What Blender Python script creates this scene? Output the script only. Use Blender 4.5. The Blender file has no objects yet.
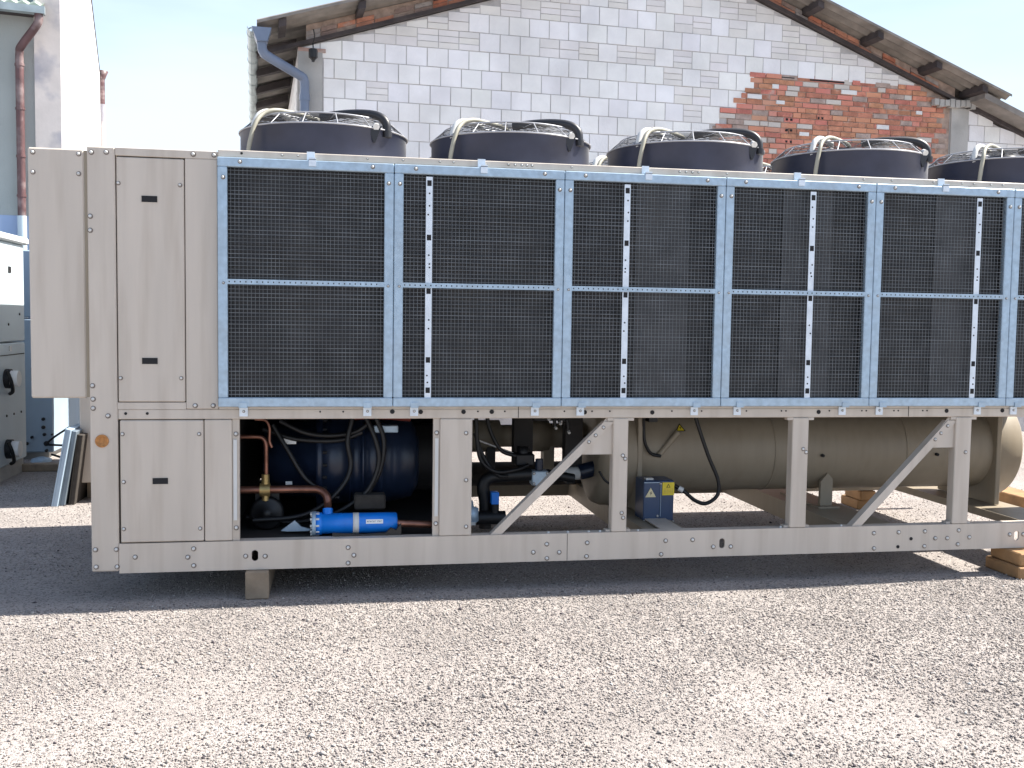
import bpy, math, random
import numpy as np
from mathutils import Vector, Matrix

S = bpy.context.scene
PI = math.pi
rad = math.radians

# ------------------------------------------------------------------ camera
cam_d = bpy.data.cameras.new("camera")
cam = bpy.data.objects.new("camera", cam_d)
S.collection.objects.link(cam)
S.camera = cam
YAW, PITCH, ROLL = -0.1756, 0.0628, -0.0141
cy, sy, cp, sp = math.cos(YAW), math.sin(YAW), math.cos(PITCH), math.sin(PITCH)
fwd = Vector((-sy * cp, cy * cp, -sp))
right = Vector((cy, sy, 0))
down = fwd.cross(right)
cr, sr = math.cos(ROLL), math.sin(ROLL)
r2 = cr * right + sr * down
d2 = -sr * right + cr * down
M = Matrix((r2, -d2, -fwd)).transposed().to_4x4()
M.translation = (2.0328, -5.7883, 1.6)
cam.matrix_world = M
cam_d.sensor_width = 36
cam_d.lens = 36 * 1000 / 1024
cam_d.clip_start = 0.05
cam_d.clip_end = 2000

# ------------------------------------------------------------------ world, sun
SUN_EL, SUN_BACK = rad(50), rad(4.0)
sun_dir = Vector((math.cos(SUN_EL) * math.cos(SUN_BACK), math.cos(SUN_EL) * math.sin(SUN_BACK), math.sin(SUN_EL)))
W = bpy.data.worlds.new("World")
S.world = W
W.use_nodes = True
nt = W.node_tree
nt.nodes.clear()
wo = nt.nodes.new("ShaderNodeOutputWorld")
bg = nt.nodes.new("ShaderNodeBackground")
sky = nt.nodes.new("ShaderNodeTexSky")
sky.sky_type = 'NISHITA'
sky.sun_disc = False
sky.sun_elevation = SUN_EL
sky.sun_rotation = math.atan2(sun_dir.x, sun_dir.y)
sky.air_density = 1.0
sky.dust_density = 1.5
sky.ozone_density = 1.0
bg.inputs[1].default_value = 0.09
# thin bright haze towards the horizon, with soft drifting edges
tc = nt.nodes.new("ShaderNodeTexCoord")
sx = nt.nodes.new("ShaderNodeSeparateXYZ")
nt.links.new(tc.outputs['Generated'], sx.inputs[0])
mpw = nt.nodes.new("ShaderNodeMapping"); mpw.inputs['Scale'].default_value = (1.2, 1.2, 5.0)
nt.links.new(tc.outputs['Generated'], mpw.inputs[0])
nz = nt.nodes.new("ShaderNodeTexNoise"); nz.inputs['Scale'].default_value = 1.8; nz.inputs['Detail'].default_value = 5
nt.links.new(mpw.outputs[0], nz.inputs['Vector'])
ad = nt.nodes.new("ShaderNodeMath"); ad.operation = 'MULTIPLY_ADD'
nt.links.new(nz.outputs['Fac'], ad.inputs[0]); ad.inputs[1].default_value = -0.34
nt.links.new(sx.outputs[2], ad.inputs[2])
mrw = nt.nodes.new("ShaderNodeMapRange"); mrw.interpolation_type = 'SMOOTHSTEP'
mrw.inputs['From Min'].default_value = -0.02; mrw.inputs['From Max'].default_value = 0.25
mrw.inputs['To Min'].default_value = 1.0; mrw.inputs['To Max'].default_value = 0.12
nt.links.new(ad.outputs[0], mrw.inputs['Value'])
mw = nt.nodes.new("ShaderNodeMix"); mw.data_type = 'RGBA'
nt.links.new(mrw.outputs[0], mw.inputs['Factor'])
nt.links.new(sky.outputs[0], mw.inputs['A'])
mw.inputs['B'].default_value = (4.7, 5.7, 6.9, 1)
nt.links.new(mw.outputs['Result'], bg.inputs[0])
nt.links.new(bg.outputs[0], wo.inputs[0])
sd = bpy.data.lights.new("sun", 'SUN')
sd.energy = 5.0
sd.angle = rad(0.55)
sd.color = (1.0, 0.955, 0.88)
sun = bpy.data.objects.new("sun", sd)
S.collection.objects.link(sun)
sun.rotation_euler = sun_dir.to_track_quat('Z', 'Y').to_euler()
S.view_settings.view_transform = 'Standard'
S.view_settings.look = 'None'
S.view_settings.gamma = 1
S.view_settings.exposure = 1.2
S.view_settings.use_curve_mapping = False
S.cycles.max_bounces = 8
S.cycles.use_denoising = True

# ------------------------------------------------------------------ materials
def mat(name, col, rough=0.6, metal=0.0, var=0.12, vscale=3.0, bump=0.0, bscale=60.0, spec=0.5,
        dirt=None, dirt_amt=0.0, dirt_scale=2.0, streak=False, vcol=False, col2=None, c2scale=5.0, c2th=0.55):
    m = bpy.data.materials.new(name)
    m.use_nodes = True
    n = m.node_tree.nodes
    l = m.node_tree.links
    n.clear()
    out = n.new("ShaderNodeOutputMaterial")
    b = n.new("ShaderNodeBsdfPrincipled")
    l.new(b.outputs[0], out.inputs[0])
    b.inputs['Roughness'].default_value = rough
    b.inputs['Metallic'].default_value = metal
    b.inputs['Specular IOR Level'].default_value = spec
    geo = n.new("ShaderNodeNewGeometry")
    mp = n.new("ShaderNodeMapping")
    l.new(geo.outputs['Position'], mp.inputs[0])
    if streak:
        mp.inputs['Scale'].default_value = (4, 4, 0.35)
    def noise(scale, detail=4, src=mp):
        t = n.new("ShaderNodeTexNoise")
        t.inputs['Scale'].default_value = scale
        t.inputs['Detail'].default_value = detail
        l.new(src.outputs[0], t.inputs['Vector'])
        return t
    if vcol:
        a = n.new("ShaderNodeAttribute")
        a.attribute_name = "Col"
        base = a.outputs['Color']
    else:
        rgb = n.new("ShaderNodeRGB")
        rgb.outputs[0].default_value = (*col, 1)
        base = rgb.outputs[0]
    if col2 is not None:
        t = noise(c2scale, 5)
        cr_ = n.new("ShaderNodeMapRange")
        cr_.inputs['From Min'].default_value = c2th - 0.06
        cr_.inputs['From Max'].default_value = c2th + 0.06
        l.new(t.outputs['Fac'], cr_.inputs['Value'])
        mx = n.new("ShaderNodeMix"); mx.data_type = 'RGBA'
        l.new(cr_.outputs[0], mx.inputs['Factor'])
        l.new(base, mx.inputs['A'])
        mx.inputs['B'].default_value = (*col2, 1)
        base = mx.outputs['Result']
    t = noise(vscale, 6)
    mr = n.new("ShaderNodeMapRange")
    mr.inputs['From Min'].default_value = 0.3
    mr.inputs['From Max'].default_value = 0.7
    mr.inputs['To Min'].default_value = 1 - var
    mr.inputs['To Max'].default_value = 1 + var
    l.new(t.outputs['Fac'], mr.inputs['Value'])
    mul = n.new("ShaderNodeVectorMath"); mul.operation = 'SCALE'
    l.new(base, mul.inputs[0])
    l.new(mr.outputs[0], mul.inputs['Scale'])
    base = mul.outputs[0]
    if dirt is not None:
        t = noise(dirt_scale, 7)
        mr = n.new("ShaderNodeMapRange")
        mr.inputs['From Min'].default_value = 0.48
        mr.inputs['From Max'].default_value = 0.72
        mr.inputs['To Max'].default_value = dirt_amt
        l.new(t.outputs['Fac'], mr.inputs['Value'])
        mx = n.new("ShaderNodeMix"); mx.data_type = 'RGBA'
        l.new(mr.outputs[0], mx.inputs['Factor'])
        l.new(base, mx.inputs['A'])
        mx.inputs['B'].default_value = (*dirt, 1)
        base = mx.outputs['Result']
    l.new(base, b.inputs['Base Color'])
    if bump:
        t = noise(bscale, 5)
        bp = n.new("ShaderNodeBump")
        bp.inputs['Strength'].default_value = 1.0
        bp.inputs['Distance'].default_value = bump
        l.new(t.outputs['Fac'], bp.inputs['Height'])
        l.new(bp.outputs[0], b.inputs['Normal'])
    return m

MT = {}
MT['tan'] = mat("tan_paint", (0.56, 0.495, 0.425), 0.5, var=0.06, vscale=2.2, dirt=(0.38, 0.315, 0.25), dirt_amt=0.42, dirt_scale=3.1, streak=True, bump=0.0012, bscale=3)
MT['tan_shaded'] = mat("tan_paint_shaded", (0.31, 0.26, 0.19), 0.5, var=0.10, vscale=3, dirt=(0.2, 0.16, 0.11), dirt_amt=0.5, dirt_scale=3, streak=True)  # darker copy of the tan paint, inner shade put into the colour
MT['galv'] = mat("galvanised_steel", (0.39, 0.50, 0.60), 0.42, metal=0.35, var=0.12, vscale=30, dirt=(0.33, 0.36, 0.38), dirt_amt=0.3, dirt_scale=6)
MT['bolt'] = mat("bolt_zinc", (0.64, 0.64, 0.62), 0.4, metal=0.1, var=0.15, vscale=40)
MT['bolt_shadow'] = mat("bolt_shadow_ring", (0.20, 0.17, 0.15), 0.6, metal=0.3, var=0.3, vscale=40)  # dark tone for the painted shadow around bolt heads
MT['strip'] = mat("bright_strip", (0.70, 0.76, 0.82), 0.4, metal=0.15, var=0.08, vscale=20)
MT['redmortar'] = mat("brown_mortar", (0.36, 0.27, 0.22), 0.9, var=0.3, vscale=12, bump=0.01, bscale=30)
MT['panelgrey'] = mat("blue_grey_sheet", (0.17, 0.21, 0.25), 0.5, metal=0.2, var=0.15, vscale=6)
MT['wire'] = mat("mesh_wire", (0.15, 0.16, 0.17), 0.5, metal=0.3, var=0.3, vscale=8)
MT['fin'] = mat("coil_fins", (0.030, 0.030, 0.032), 0.6, metal=0.2, var=0.35, vscale=5, dirt=(0.06, 0.055, 0.05), dirt_amt=0.5, dirt_scale=3)
MT['fin2'] = mat("coil_fins_pale", (0.058, 0.059, 0.062), 0.6, metal=0.2, var=0.3, vscale=5, dirt=(0.09, 0.085, 0.08), dirt_amt=0.5, dirt_scale=3)  # paler grey for the tall band on some coils
MT['dark'] = mat("dark_hole", (0.012, 0.012, 0.014), 0.8, var=0.1)
MT['void'] = mat("shaded_inner_sheet", (0.025, 0.022, 0.02), 0.8, var=0.3)  # near-black, the machine's inner shade put into the colour
MT['fan'] = mat("fan_cowl_paint", (0.040, 0.047, 0.078), 0.42, var=0.2, vscale=5, spec=0.3)
MT['fan'].node_tree.nodes["Principled BSDF"].inputs["Sheen Weight"].default_value = 0.25
MT['fan'].node_tree.nodes["Principled BSDF"].inputs["Sheen Roughness"].default_value = 0.3
MT['chrome'] = mat("grille_wire", (0.40, 0.40, 0.42), 0.4, metal=0.2, var=0.1)
MT['grillebase'] = mat("black_plastic", (0.018, 0.018, 0.022), 0.45, var=0.2)
MT['strap'] = mat("grey_beige_conduit", (0.36, 0.34, 0.27), 0.55, var=0.15, vscale=12)
MT['blade'] = mat("fan_blade", (0.55, 0.56, 0.58), 0.4, metal=0.3, var=0.1)
MT['comp'] = mat("compressor_paint", (0.010, 0.018, 0.040), 0.33, var=0.25, vscale=6)
MT['copper'] = mat("copper_pipe", (0.28, 0.13, 0.09), 0.35, metal=0.75, var=0.3, vscale=14)
MT['brass'] = mat("brass", (0.45, 0.33, 0.14), 0.4, metal=0.7, var=0.2, vscale=14)
MT['blue'] = mat("blue_paint", (0.005, 0.19, 0.70), 0.35, var=0.1, vscale=9)
MT['jbox'] = mat("junction_box_paint", (0.035, 0.062, 0.125), 0.4, var=0.12, vscale=5)
MT['white'] = mat("white_label", (0.78, 0.78, 0.76), 0.5, var=0.03)
MT['yellow'] = mat("yellow_label", (0.75, 0.58, 0.03), 0.5, var=0.05)
MT['cream'] = mat("cream_label", (0.70, 0.62, 0.38), 0.5, var=0.05)
MT['black'] = mat("black_rubber", (0.007, 0.007, 0.008), 0.5, var=0.2)
MT['foam'] = mat("brown_foam", (0.05, 0.042, 0.035), 0.9, var=0.2, vscale=20)
MT['gasket'] = mat("white_gasket", (0.62, 0.62, 0.60), 0.7, var=0.06)
MT['rust'] = mat("rusty_plug", (0.42, 0.19, 0.06), 0.8, var=0.3, vscale=60)
MT['wood'] = mat("timber", (0.36, 0.205, 0.09), 0.8, var=0.2, vscale=7, dirt=(0.18, 0.11, 0.06), dirt_amt=0.5, dirt_scale=5, bump=0.004, bscale=40)
MT['oldwood'] = mat("grey_timber", (0.27, 0.21, 0.15), 0.85, var=0.25, vscale=9, bump=0.004, bscale=40)
MT['mortar'] = mat("mortar", (0.50, 0.48, 0.47), 0.9, var=0.2, vscale=6, bump=0.01, bscale=30)
MT['block'] = mat("white_block", (0.7, 0.7, 0.7), 0.85, var=0.07, vscale=2.5, vcol=True, bump=0.006, bscale=25, dirt=(0.42, 0.41, 0.41), dirt_amt=0.25, dirt_scale=1.5)
MT['brick'] = mat("red_brick", (0.5, 0.2, 0.1), 0.9, var=0.25, vscale=9, vcol=True, bump=0.012, bscale=30, col2=(0.40, 0.33, 0.29), c2scale=4.5, c2th=0.68)
MT['conc'] = mat("concrete", (0.42, 0.41, 0.39), 0.9, var=0.15, vscale=4, bump=0.004, bscale=40, dirt=(0.28, 0.27, 0.26), dirt_amt=0.4)
MT['roof'] = mat("fibre_cement_sheet", (0.23, 0.21, 0.19), 0.9, var=0.25, vscale=5, dirt=(0.11, 0.10, 0.09), dirt_amt=0.6, dirt_scale=3)
MT['beam'] = mat("dark_roof_timber", (0.055, 0.045, 0.045), 0.85, var=0.3, vscale=6)
MT['gutter'] = mat("zinc_gutter", (0.36, 0.42, 0.43), 0.5, metal=0.4, var=0.2, vscale=4)
MT['pipe'] = mat("blue_grey_downpipe", (0.15, 0.19, 0.27), 0.45, var=0.12, vscale=4)
MT['brownpipe'] = mat("red_brown_downpipe", (0.12, 0.06, 0.06), 0.5, var=0.3, vscale=5, dirt=(0.5, 0.42, 0.4), dirt_amt=0.4, dirt_scale=6)
MT['plaster'] = mat("grey_plaster", (0.38, 0.40, 0.38), 0.9, var=0.07, vscale=1.5, bump=0.003, bscale=40)
MT['oldplaster'] = mat("patched_plaster", (0.60, 0.55, 0.52), 0.9, var=0.10, vscale=3, bump=0.0012, bscale=20, col2=(0.36, 0.35, 0.38), c2scale=1.6, c2th=0.56)
MT['whitewash'] = mat("white_render", (0.8, 0.78, 0.78), 0.9, var=0.03, vscale=2)
MT['greenroof'] = mat("green_roof_sheet", (0.30, 0.36, 0.30), 0.6, var=0.1)
MT['mach'] = mat("white_machine_paint", (0.52, 0.60, 0.64), 0.45, var=0.06, vscale=2)
MT['mach2'] = mat("grey_blue_machine_paint", (0.36, 0.46, 0.56), 0.5, var=0.08, vscale=2)
MT['bluepl'] = mat("pale_blue_panel", (0.33, 0.42, 0.6), 0.6, var=0.05)
MT['redbrown'] = mat("red_inner_pipe", (0.22, 0.05, 0.035), 0.6, var=0.2)


def ground_material():
    m = bpy.data.materials.new("gravel_ground")
    m.use_nodes = True
    n = m.node_tree.nodes; l = m.node_tree.links
    n.clear()
    out = n.new("ShaderNodeOutputMaterial"); b = n.new("ShaderNodeBsdfPrincipled")
    l.new(b.outputs[0], out.inputs[0])
    b.inputs['Roughness'].default_value = 0.95
    b.inputs['Specular IOR Level'].default_value = 0.2
    geo = n.new("ShaderNodeNewGeometry")
    v1 = n.new("ShaderNodeTexVoronoi"); v1.inputs['Scale'].default_value = 105
    l.new(geo.outputs['Position'], v1.inputs['Vector'])
    ramp = n.new("ShaderNodeValToRGB")
    e = ramp.color_ramp.elements
    e[0].position = 0.0; e[0].color = (0.24, 0.215, 0.20, 1)
    e[1].position = 1.0; e[1].color = (0.40, 0.355, 0.33, 1)
    for p, c in ((0.1, (0.16, 0.145, 0.14, 1)), (0.22, (0.33, 0.295, 0.275, 1)), (0.6, (0.38, 0.342, 0.315, 1))):
        k = e.new(p); k.color = c
    sep = n.new("ShaderNodeSeparateColor")
    l.new(v1.outputs['Color'], sep.inputs[0])
    l.new(sep.outputs[0], ramp.inputs[0])
    ns = n.new("ShaderNodeTexNoise"); ns.inputs['Scale'].default_value = 1.3; ns.inputs['Detail'].default_value = 6
    l.new(geo.outputs['Position'], ns.inputs['Vector'])
    mr = n.new("ShaderNodeMapRange"); mr.inputs['From Min'].default_value = 0.3; mr.inputs['From Max'].default_value = 0.7
    mr.inputs['To Min'].default_value = 0.85; mr.inputs['To Max'].default_value = 1.12
    l.new(ns.outputs['Fac'], mr.inputs['Value'])
    sc = n.new("ShaderNodeVectorMath"); sc.operation = 'SCALE'
    l.new(ramp.outputs[0], sc.inputs[0]); l.new(mr.outputs[0], sc.inputs['Scale'])
    l.new(sc.outputs[0], b.inputs['Base Color'])
    ve = n.new("ShaderNodeTexVoronoi"); ve.inputs['Scale'].default_value = 105; ve.feature = 'DISTANCE_TO_EDGE'
    l.new(geo.outputs['Position'], ve.inputs['Vector'])
    bp = n.new("ShaderNodeBump"); bp.inputs['Distance'].default_value = 0.008; bp.inputs['Strength'].default_value = 1
    l.new(ve.outputs['Distance'], bp.inputs['Height'])
    n2 = n.new("ShaderNodeTexNoise"); n2.inputs['Scale'].default_value = 25
    l.new(geo.outputs['Position'], n2.inputs['Vector'])
    bp2 = n.new("ShaderNodeBump"); bp2.inputs['Distance'].default_value = 0.006; bp2.inputs['Strength'].default_value = 1
    l.new(n2.outputs['Fac'], bp2.inputs['Height']); l.new(bp.outputs[0], bp2.inputs['Normal'])
    l.new(bp2.outputs[0], b.inputs['Normal'])
    return m
MT['ground'] = ground_material()
MT['pebble'] = mat("gravel_stones", (0.45, 0.42, 0.39), 0.9, var=0.16, vscale=1.6, vcol=True, spec=0.2)

# ------------------------------------------------------------------ mesh builder
class MB:
    def __init__(s):
        s.v = []; s.f = []; s.m = []; s.c = []; s.sm = []; s.mats = []
        s.T = None
    def mi(s, m):
        if m not in s.mats: s.mats.append(m)
        return s.mats.index(m)
    def add(s, vs, fs, m, col=None, smooth=False):
        o = len(s.v)
        if s.T is not None: vs = [s.T @ Vector(p) for p in vs]
        s.v += [tuple(p) for p in vs]
        k = s.mi(m)
        for f in fs:
            s.f.append(tuple(i + o for i in f)); s.m.append(k); s.c.append(col or (1, 1, 1)); s.sm.append(smooth)
    def box(s, x0, x1, y0, y1, z0, z1, m, col=None, bev=0.0):
        if bev > 0:
            b = min(bev, abs(x1 - x0) / 2.01, abs(y1 - y0) / 2.01, abs(z1 - z0) / 2.01)
            P = [(x0, x1), (y0, y1), (z0, z1)]
            vs = []; idx = {}
            for ax in range(3):
                for cx in (0, 1):
                    for cy_ in (0, 1):
                        for cz in (0, 1):
                            c = (cx, cy_, cz)
                            p = []
                            for a in range(3):
                                q = P[a][c[a]]
                                if a != ax: q += b if c[a] == 0 else -b
                                p.append(q)
                            idx[(ax,) + c] = len(vs); vs.append(tuple(p))
            fs = []
            for ax in range(3):
                o1, o2 = [a for a in range(3) if a != ax]
                for side in (0, 1):
                    q = []
                    for (a, b_) in ((0, 0), (1, 0), (1, 1), (0, 1)):
                        c = [0, 0, 0]; c[ax] = side; c[o1] = a; c[o2] = b_
                        q.append(idx[(ax,) + tuple(c)])
                    flip = (side == 0) != (ax == 1)
                    fs.append(tuple(reversed(q)) if flip else tuple(q))
            for ax in range(3):           # edges parallel to ax
                o1, o2 = [a for a in range(3) if a != ax]
                for a in (0, 1):
                    for b_ in (0, 1):
                        c0 = [0, 0, 0]; c0[o1] = a; c0[o2] = b_; c1 = list(c0); c1[ax] = 1
                        q = (idx[(o1,) + tuple(c0)], idx[(o1,) + tuple(c1)], idx[(o2,) + tuple(c1)], idx[(o2,) + tuple(c0)])
                        fs.append(q)
            for cx in (0, 1):
                for cy_ in (0, 1):
                    for cz in (0, 1):
                        fs.append((idx[(0, cx, cy_, cz)], idx[(1, cx, cy_, cz)], idx[(2, cx, cy_, cz)]))
            s.add(vs, fs, m, col)
            return
        vs = [(x0, y0, z0), (x1, y0, z0), (x1, y1, z0), (x0, y1, z0), (x0, y0, z1), (x1, y0, z1), (x1, y1, z1), (x0, y1, z1)]
        s.add(vs, [(0, 3, 2, 1), (4, 5, 6, 7), (0, 1, 5, 4), (1, 2, 6, 5), (2, 3, 7, 6), (3, 0, 4, 7)], m, col)
    def prism(s, pts, y0, y1, m, col=None, axis='y'):
        n = len(pts)
        def P(a, b, t):
            return {'y': (a, t, b), 'x': (t, a, b), 'z': (a, b, t)}[axis]
        vs = [P(a, b, y0) for a, b in pts] + [P(a, b, y1) for a, b in pts]
        fs = [tuple(range(n)), tuple(range(2 * n - 1, n - 1, -1))]
        for i in range(n):
            j = (i + 1) % n
            fs.append((i, i + n, j + n, j))
        s.add(vs, fs, m, col)
    def tube(s, path, r, m, n=10, caps=True, col=None, ell=None):
        P = [Vector(p) for p in path]
        rs = r if isinstance(r, (list, tuple)) else [r] * len(P)
        vs = []; fs = []
        up = None
        for i, p in enumerate(P):
            t = (P[min(i + 1, len(P) - 1)] - P[max(i - 1, 0)]).normalized()
            if up is None:
                up = Vector((0, 0, 1)) if abs(t.z) < 0.9 else Vector((1, 0, 0))
            a = (up - t * up.dot(t))
            if a.length < 1e-4: a = Vector((1, 0, 0)) - t * t.x
            a.normalize(); up = a
            b = t.cross(a)
            for k in range(n):
                w = 2 * PI * k / n
                vs.append(p + (a * math.cos(w) + b * math.sin(w)) * rs[i])
        for i in range(len(P) - 1):
            for k in range(n):
                k2 = (k + 1) % n
                fs.append((i * n + k, i * n + k2, (i + 1) * n + k2, (i + 1) * n + k))
        s.add(vs, fs, m, col, True)
        if caps:
            s.add(vs[:n], [tuple(range(n - 1, -1, -1))], m, col)
            s.add(vs[-n:], [tuple(range(n))], m, col)
    def lathe(s, prof, c, axis, m, n=32, smooth=True, a0=0, a1=2 * PI, closed_ends=False):
        # prof: list of (t along axis, radius); axis 'x','y','z'; c centre
        vs = []; fs = []
        full = abs(a1 - a0 - 2 * PI) < 1e-6
        nn = n if full else n + 1
        for t, r in prof:
            for k in range(nn):
                w = a0 + (a1 - a0) * k / n
                u, v = r * math.cos(w), r * math.sin(w)
                if axis == 'z': vs.append((c[0] + u, c[1] + v, c[2] + t))
                elif axis == 'x': vs.append((c[0] + t, c[1] + u, c[2] + v))
                else: vs.append((c[0] + u, c[1] + t, c[2] + v))
        for i in range(len(prof) - 1):
            for k in range(n):
                k2 = (k + 1) % nn
                fs.append((i * nn + k, i * nn + k2, (i + 1) * nn + k2, (i + 1) * nn + k))
        s.add(vs, fs, m, None, smooth)
    def bolt(s, x, z, y=0.0, r=0.011, m=None, d=0.008):
        m = m or MT['bolt']
        s.lathe([(0, r * 1.35), (-0.0015, r * 1.35), (-0.0015, 0.0001)], (x + r * .12, y, z - r * .12), 'y', MT['bolt_shadow'], n=10, smooth=False)  # offset dark ring, painted shadow of the bolt head
        s.lathe([(-0.0015, r * 0.85), (-d, r * 0.8), (-d - .003, r * 0.5), (-d - .003, 0.0001)], (x, y, z), 'y', m, n=8, smooth=True)  # head kept pale to paint its white highlight
    def hole(s, x, z, y=0.0, r=0.009):
        s.lathe([(0, r), (-0.0025, r), (-0.0025, 0.0001)], (x, y, z), 'y', MT['dark'], n=12, smooth=False)
    def build(s, name, parent=None, bevel=0.0, recalc=True):
        me = bpy.data.meshes.new(name)
        me.from_pydata(s.v, [], s.f)
        for m in s.mats: me.materials.append(m)
        me.polygons.foreach_set("material_index", s.m)
        me.polygons.foreach_set("use_smooth", s.sm)
        if any(m.name in ("white_block", "red_brick", "gravel_stones") for m in s.mats):
            ca = me.color_attributes.new("Col", 'FLOAT_COLOR', 'CORNER')
            arr = []
            for i, f in enumerate(s.f):
                c = s.c[i]
                arr += [c[0], c[1], c[2], 1.0] * len(f)
            ca.data.foreach_set("color", arr)
        me.update()
        if recalc:
            import bmesh
            bm = bmesh.new(); bm.from_mesh(me)
            bmesh.ops.recalc_face_normals(bm, faces=bm.faces)
            bm.to_mesh(me); bm.free()
        o = bpy.data.objects.new(name, me)
        S.collection.objects.link(o)
        if parent is not None: o.parent = parent
        if bevel:
            md = o.modifiers.new("bevel", 'BEVEL'); md.width = bevel; md.segments = 1; md.limit_method = 'ANGLE'
        return o

def empty(name, loc=(0, 0, 0)):
    o = bpy.data.objects.new(name, None)
    S.collection.objects.link(o)
    o.location = loc
    return o

def tag(o, label=None, cat=None, group=None, kind=None):
    if label: o['label'] = label
    if cat: o['category'] = cat
    if group: o['group'] = group
    if kind: o['kind'] = kind
    return o

def smooth_path(pts, n=8):
    P = [Vector(p) for p in pts]
    P = [P[0] * 2 - P[1]] + P + [P[-1] * 2 - P[-2]]
    out = []
    for i in range(1, len(P) - 2):
        for k in range(n):
            t = k / n
            a, b, c, d = P[i - 1], P[i], P[i + 1], P[i + 2]
            out.append(0.5 * ((2 * b) + (c - a) * t + (2 * a - 5 * b + 4 * c - d) * t * t + (3 * b - a - 3 * c + d) * t ** 3))
    out.append(P[-2])
    return out

def placer(root):
    # parts are modelled in world coordinates and parented to the thing's base
    def f(b, n):
        o = b.build(n, root)
        o.location = -root.location
        return o
    return f

rnd = random.Random(7)

# ------------------------------------------------------------------ ground
b = MB()
b.add([(-400, -60, 0), (400, -60, 0), (400, 700, 0), (-400, 700, 0)], [(0, 1, 2, 3)], MT['ground'])
tag(b.build("ground"), kind="structure")

# loose stones lying on the ground: one countless mass
def pebbles():
    rs = np.random.RandomState(3)
    base = np.array([(1, 0, 0), (-1, 0, 0), (0, 1, 0), (0, -1, 0), (0, 0, 1), (0, 0, -.4)], float)
    tri = np.array([(0, 2, 4), (2, 1, 4), (1, 3, 4), (3, 0, 4), (2, 0, 5), (1, 2, 5), (3, 1, 5), (0, 3, 5)])
    zones = [(-0.9, 5.8, -3.7, -1.6, 7200), (-0.9, 6.9, -1.6, -0.1, 7000), (-1.2, 8.2, -0.1, 1.0, 1800), (-1.2, 8.8, 1.0, 4.4, 1000)]
    # (x0,x1,y0,y1, density per m2)
    xs = []; ys = []
    for x0, x1, y0, y1, d in zones:
        n = int((x1 - x0) * (y1 - y0) * d)
        xs.append(rs.uniform(x0, x1, n)); ys.append(rs.uniform(y0, y1, n))
    X = np.concatenate(xs); Y = np.concatenate(ys)
    # thin, dusty places where fewer loose stones lie
    thin = np.sin(X * 1.9 + 1.3 * np.sin(Y * 1.7)) + np.sin(Y * 2.3 + 1.1 * np.sin(X * 1.1 + 2)) + .6 * np.sin(X * 5.1 + Y * 3.7)
    keep = rs.uniform(0, 1, len(X)) > np.clip((thin - .5) * .6, 0, .62)
    X = X[keep]; Y = Y[keep]; n = len(X)
    r = np.clip(rs.lognormal(math.log(0.0040), 0.34, n), 0.003, 0.016)
    V = base[None] * (1 + rs.uniform(-.3, .3, (n, 6, 3)))
    V = V + rs.uniform(-.22, .22, (n, 6, 3))
    V *= r[:, None, None] * np.stack([rs.uniform(.8, 1.4, n), rs.uniform(.7, 1.1, n), rs.uniform(.55, .9, n)], 1)[:, None]
    a = rs.uniform(0, 2 * PI, n); c, s_ = np.cos(a), np.sin(a)
    x = V[..., 0] * c[:, None] - V[..., 1] * s_[:, None]; y = V[..., 0] * s_[:, None] + V[..., 1] * c[:, None]
    V[..., 0] = x + X[:, None]; V[..., 1] = y + Y[:, None]; V[..., 2] += (r * 0.35)[:, None]
    F = tri[None] + (np.arange(n) * 6)[:, None, None]
    me = bpy.data.meshes.new("loose_gravel")
    me.vertices.add(n * 6); me.vertices.foreach_set("co", V.reshape(-1))
    nf = n * 8
    me.loops.add(nf * 3); me.loops.foreach_set("vertex_index", F.reshape(-1).astype(np.int32))
    me.polygons.add(nf)
    me.polygons.foreach_set("loop_start", np.arange(nf, dtype=np.int32) * 3)
    me.polygons.foreach_set("loop_total", np.full(nf, 3, np.int32))
    me.update(calc_edges=True)
    pal = np.array([(.47, .425, .395), (.51, .465, .43), (.44, .395, .37), (.54, .50, .47), (.36, .32, .31), (.12, .10, .11), (.45, .385, .33), (.80, .79, .77)])
    pr = np.array([.27, .24, .15, .13, .07, .075, .06, .005])
    ci = pal[rs.choice(len(pal), n, p=pr)] * rs.uniform(.60, .82, (n, 1))
    col = np.ones((n, 24, 4)); col[..., :3] = ci[:, None, :]
    ca = me.color_attributes.new("Col", 'FLOAT_COLOR', 'CORNER')
    ca.data.foreach_set("color", col.reshape(-1))
    me.materials.append(MT['pebble'])
    o = bpy.data.objects.new("loose_gravel", me)
    S.collection.objects.link(o)
    tag(o, "loose crushed gravel stones covering the yard in front of the tan machine", "gravel", kind="stuff")
pebbles()

# ================================================================== gable building
G = 0.077
GX = Vector((math.cos(G), math.sin(G), 0)); GY = Vector((-math.sin(G), math.cos(G), 0))
GA = Vector((1.5658, 7.2324, 0))
GT = Matrix((( GX.x, GY.x, 0, GA.x), (GX.y, GY.y, 0, GA.y), (0, 0, 1, 0), (0, 0, 0, 1)))
gable = empty("gable_building", (GA.x, GA.y, 0))
gable.rotation_euler.z = G
tag(gable, "white block gable-ended building with a bare red brick patch, behind the tan machine", "building")
SP, ZP = 4.95, 6.62      # ridge
def ztop(s):   # underside of rake at wall
    return 4.99 + (s / SP) * (ZP - 4.99) if s < SP else ZP - (s - SP) / (9.49 - SP) * (ZP - 4.97)

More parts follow.
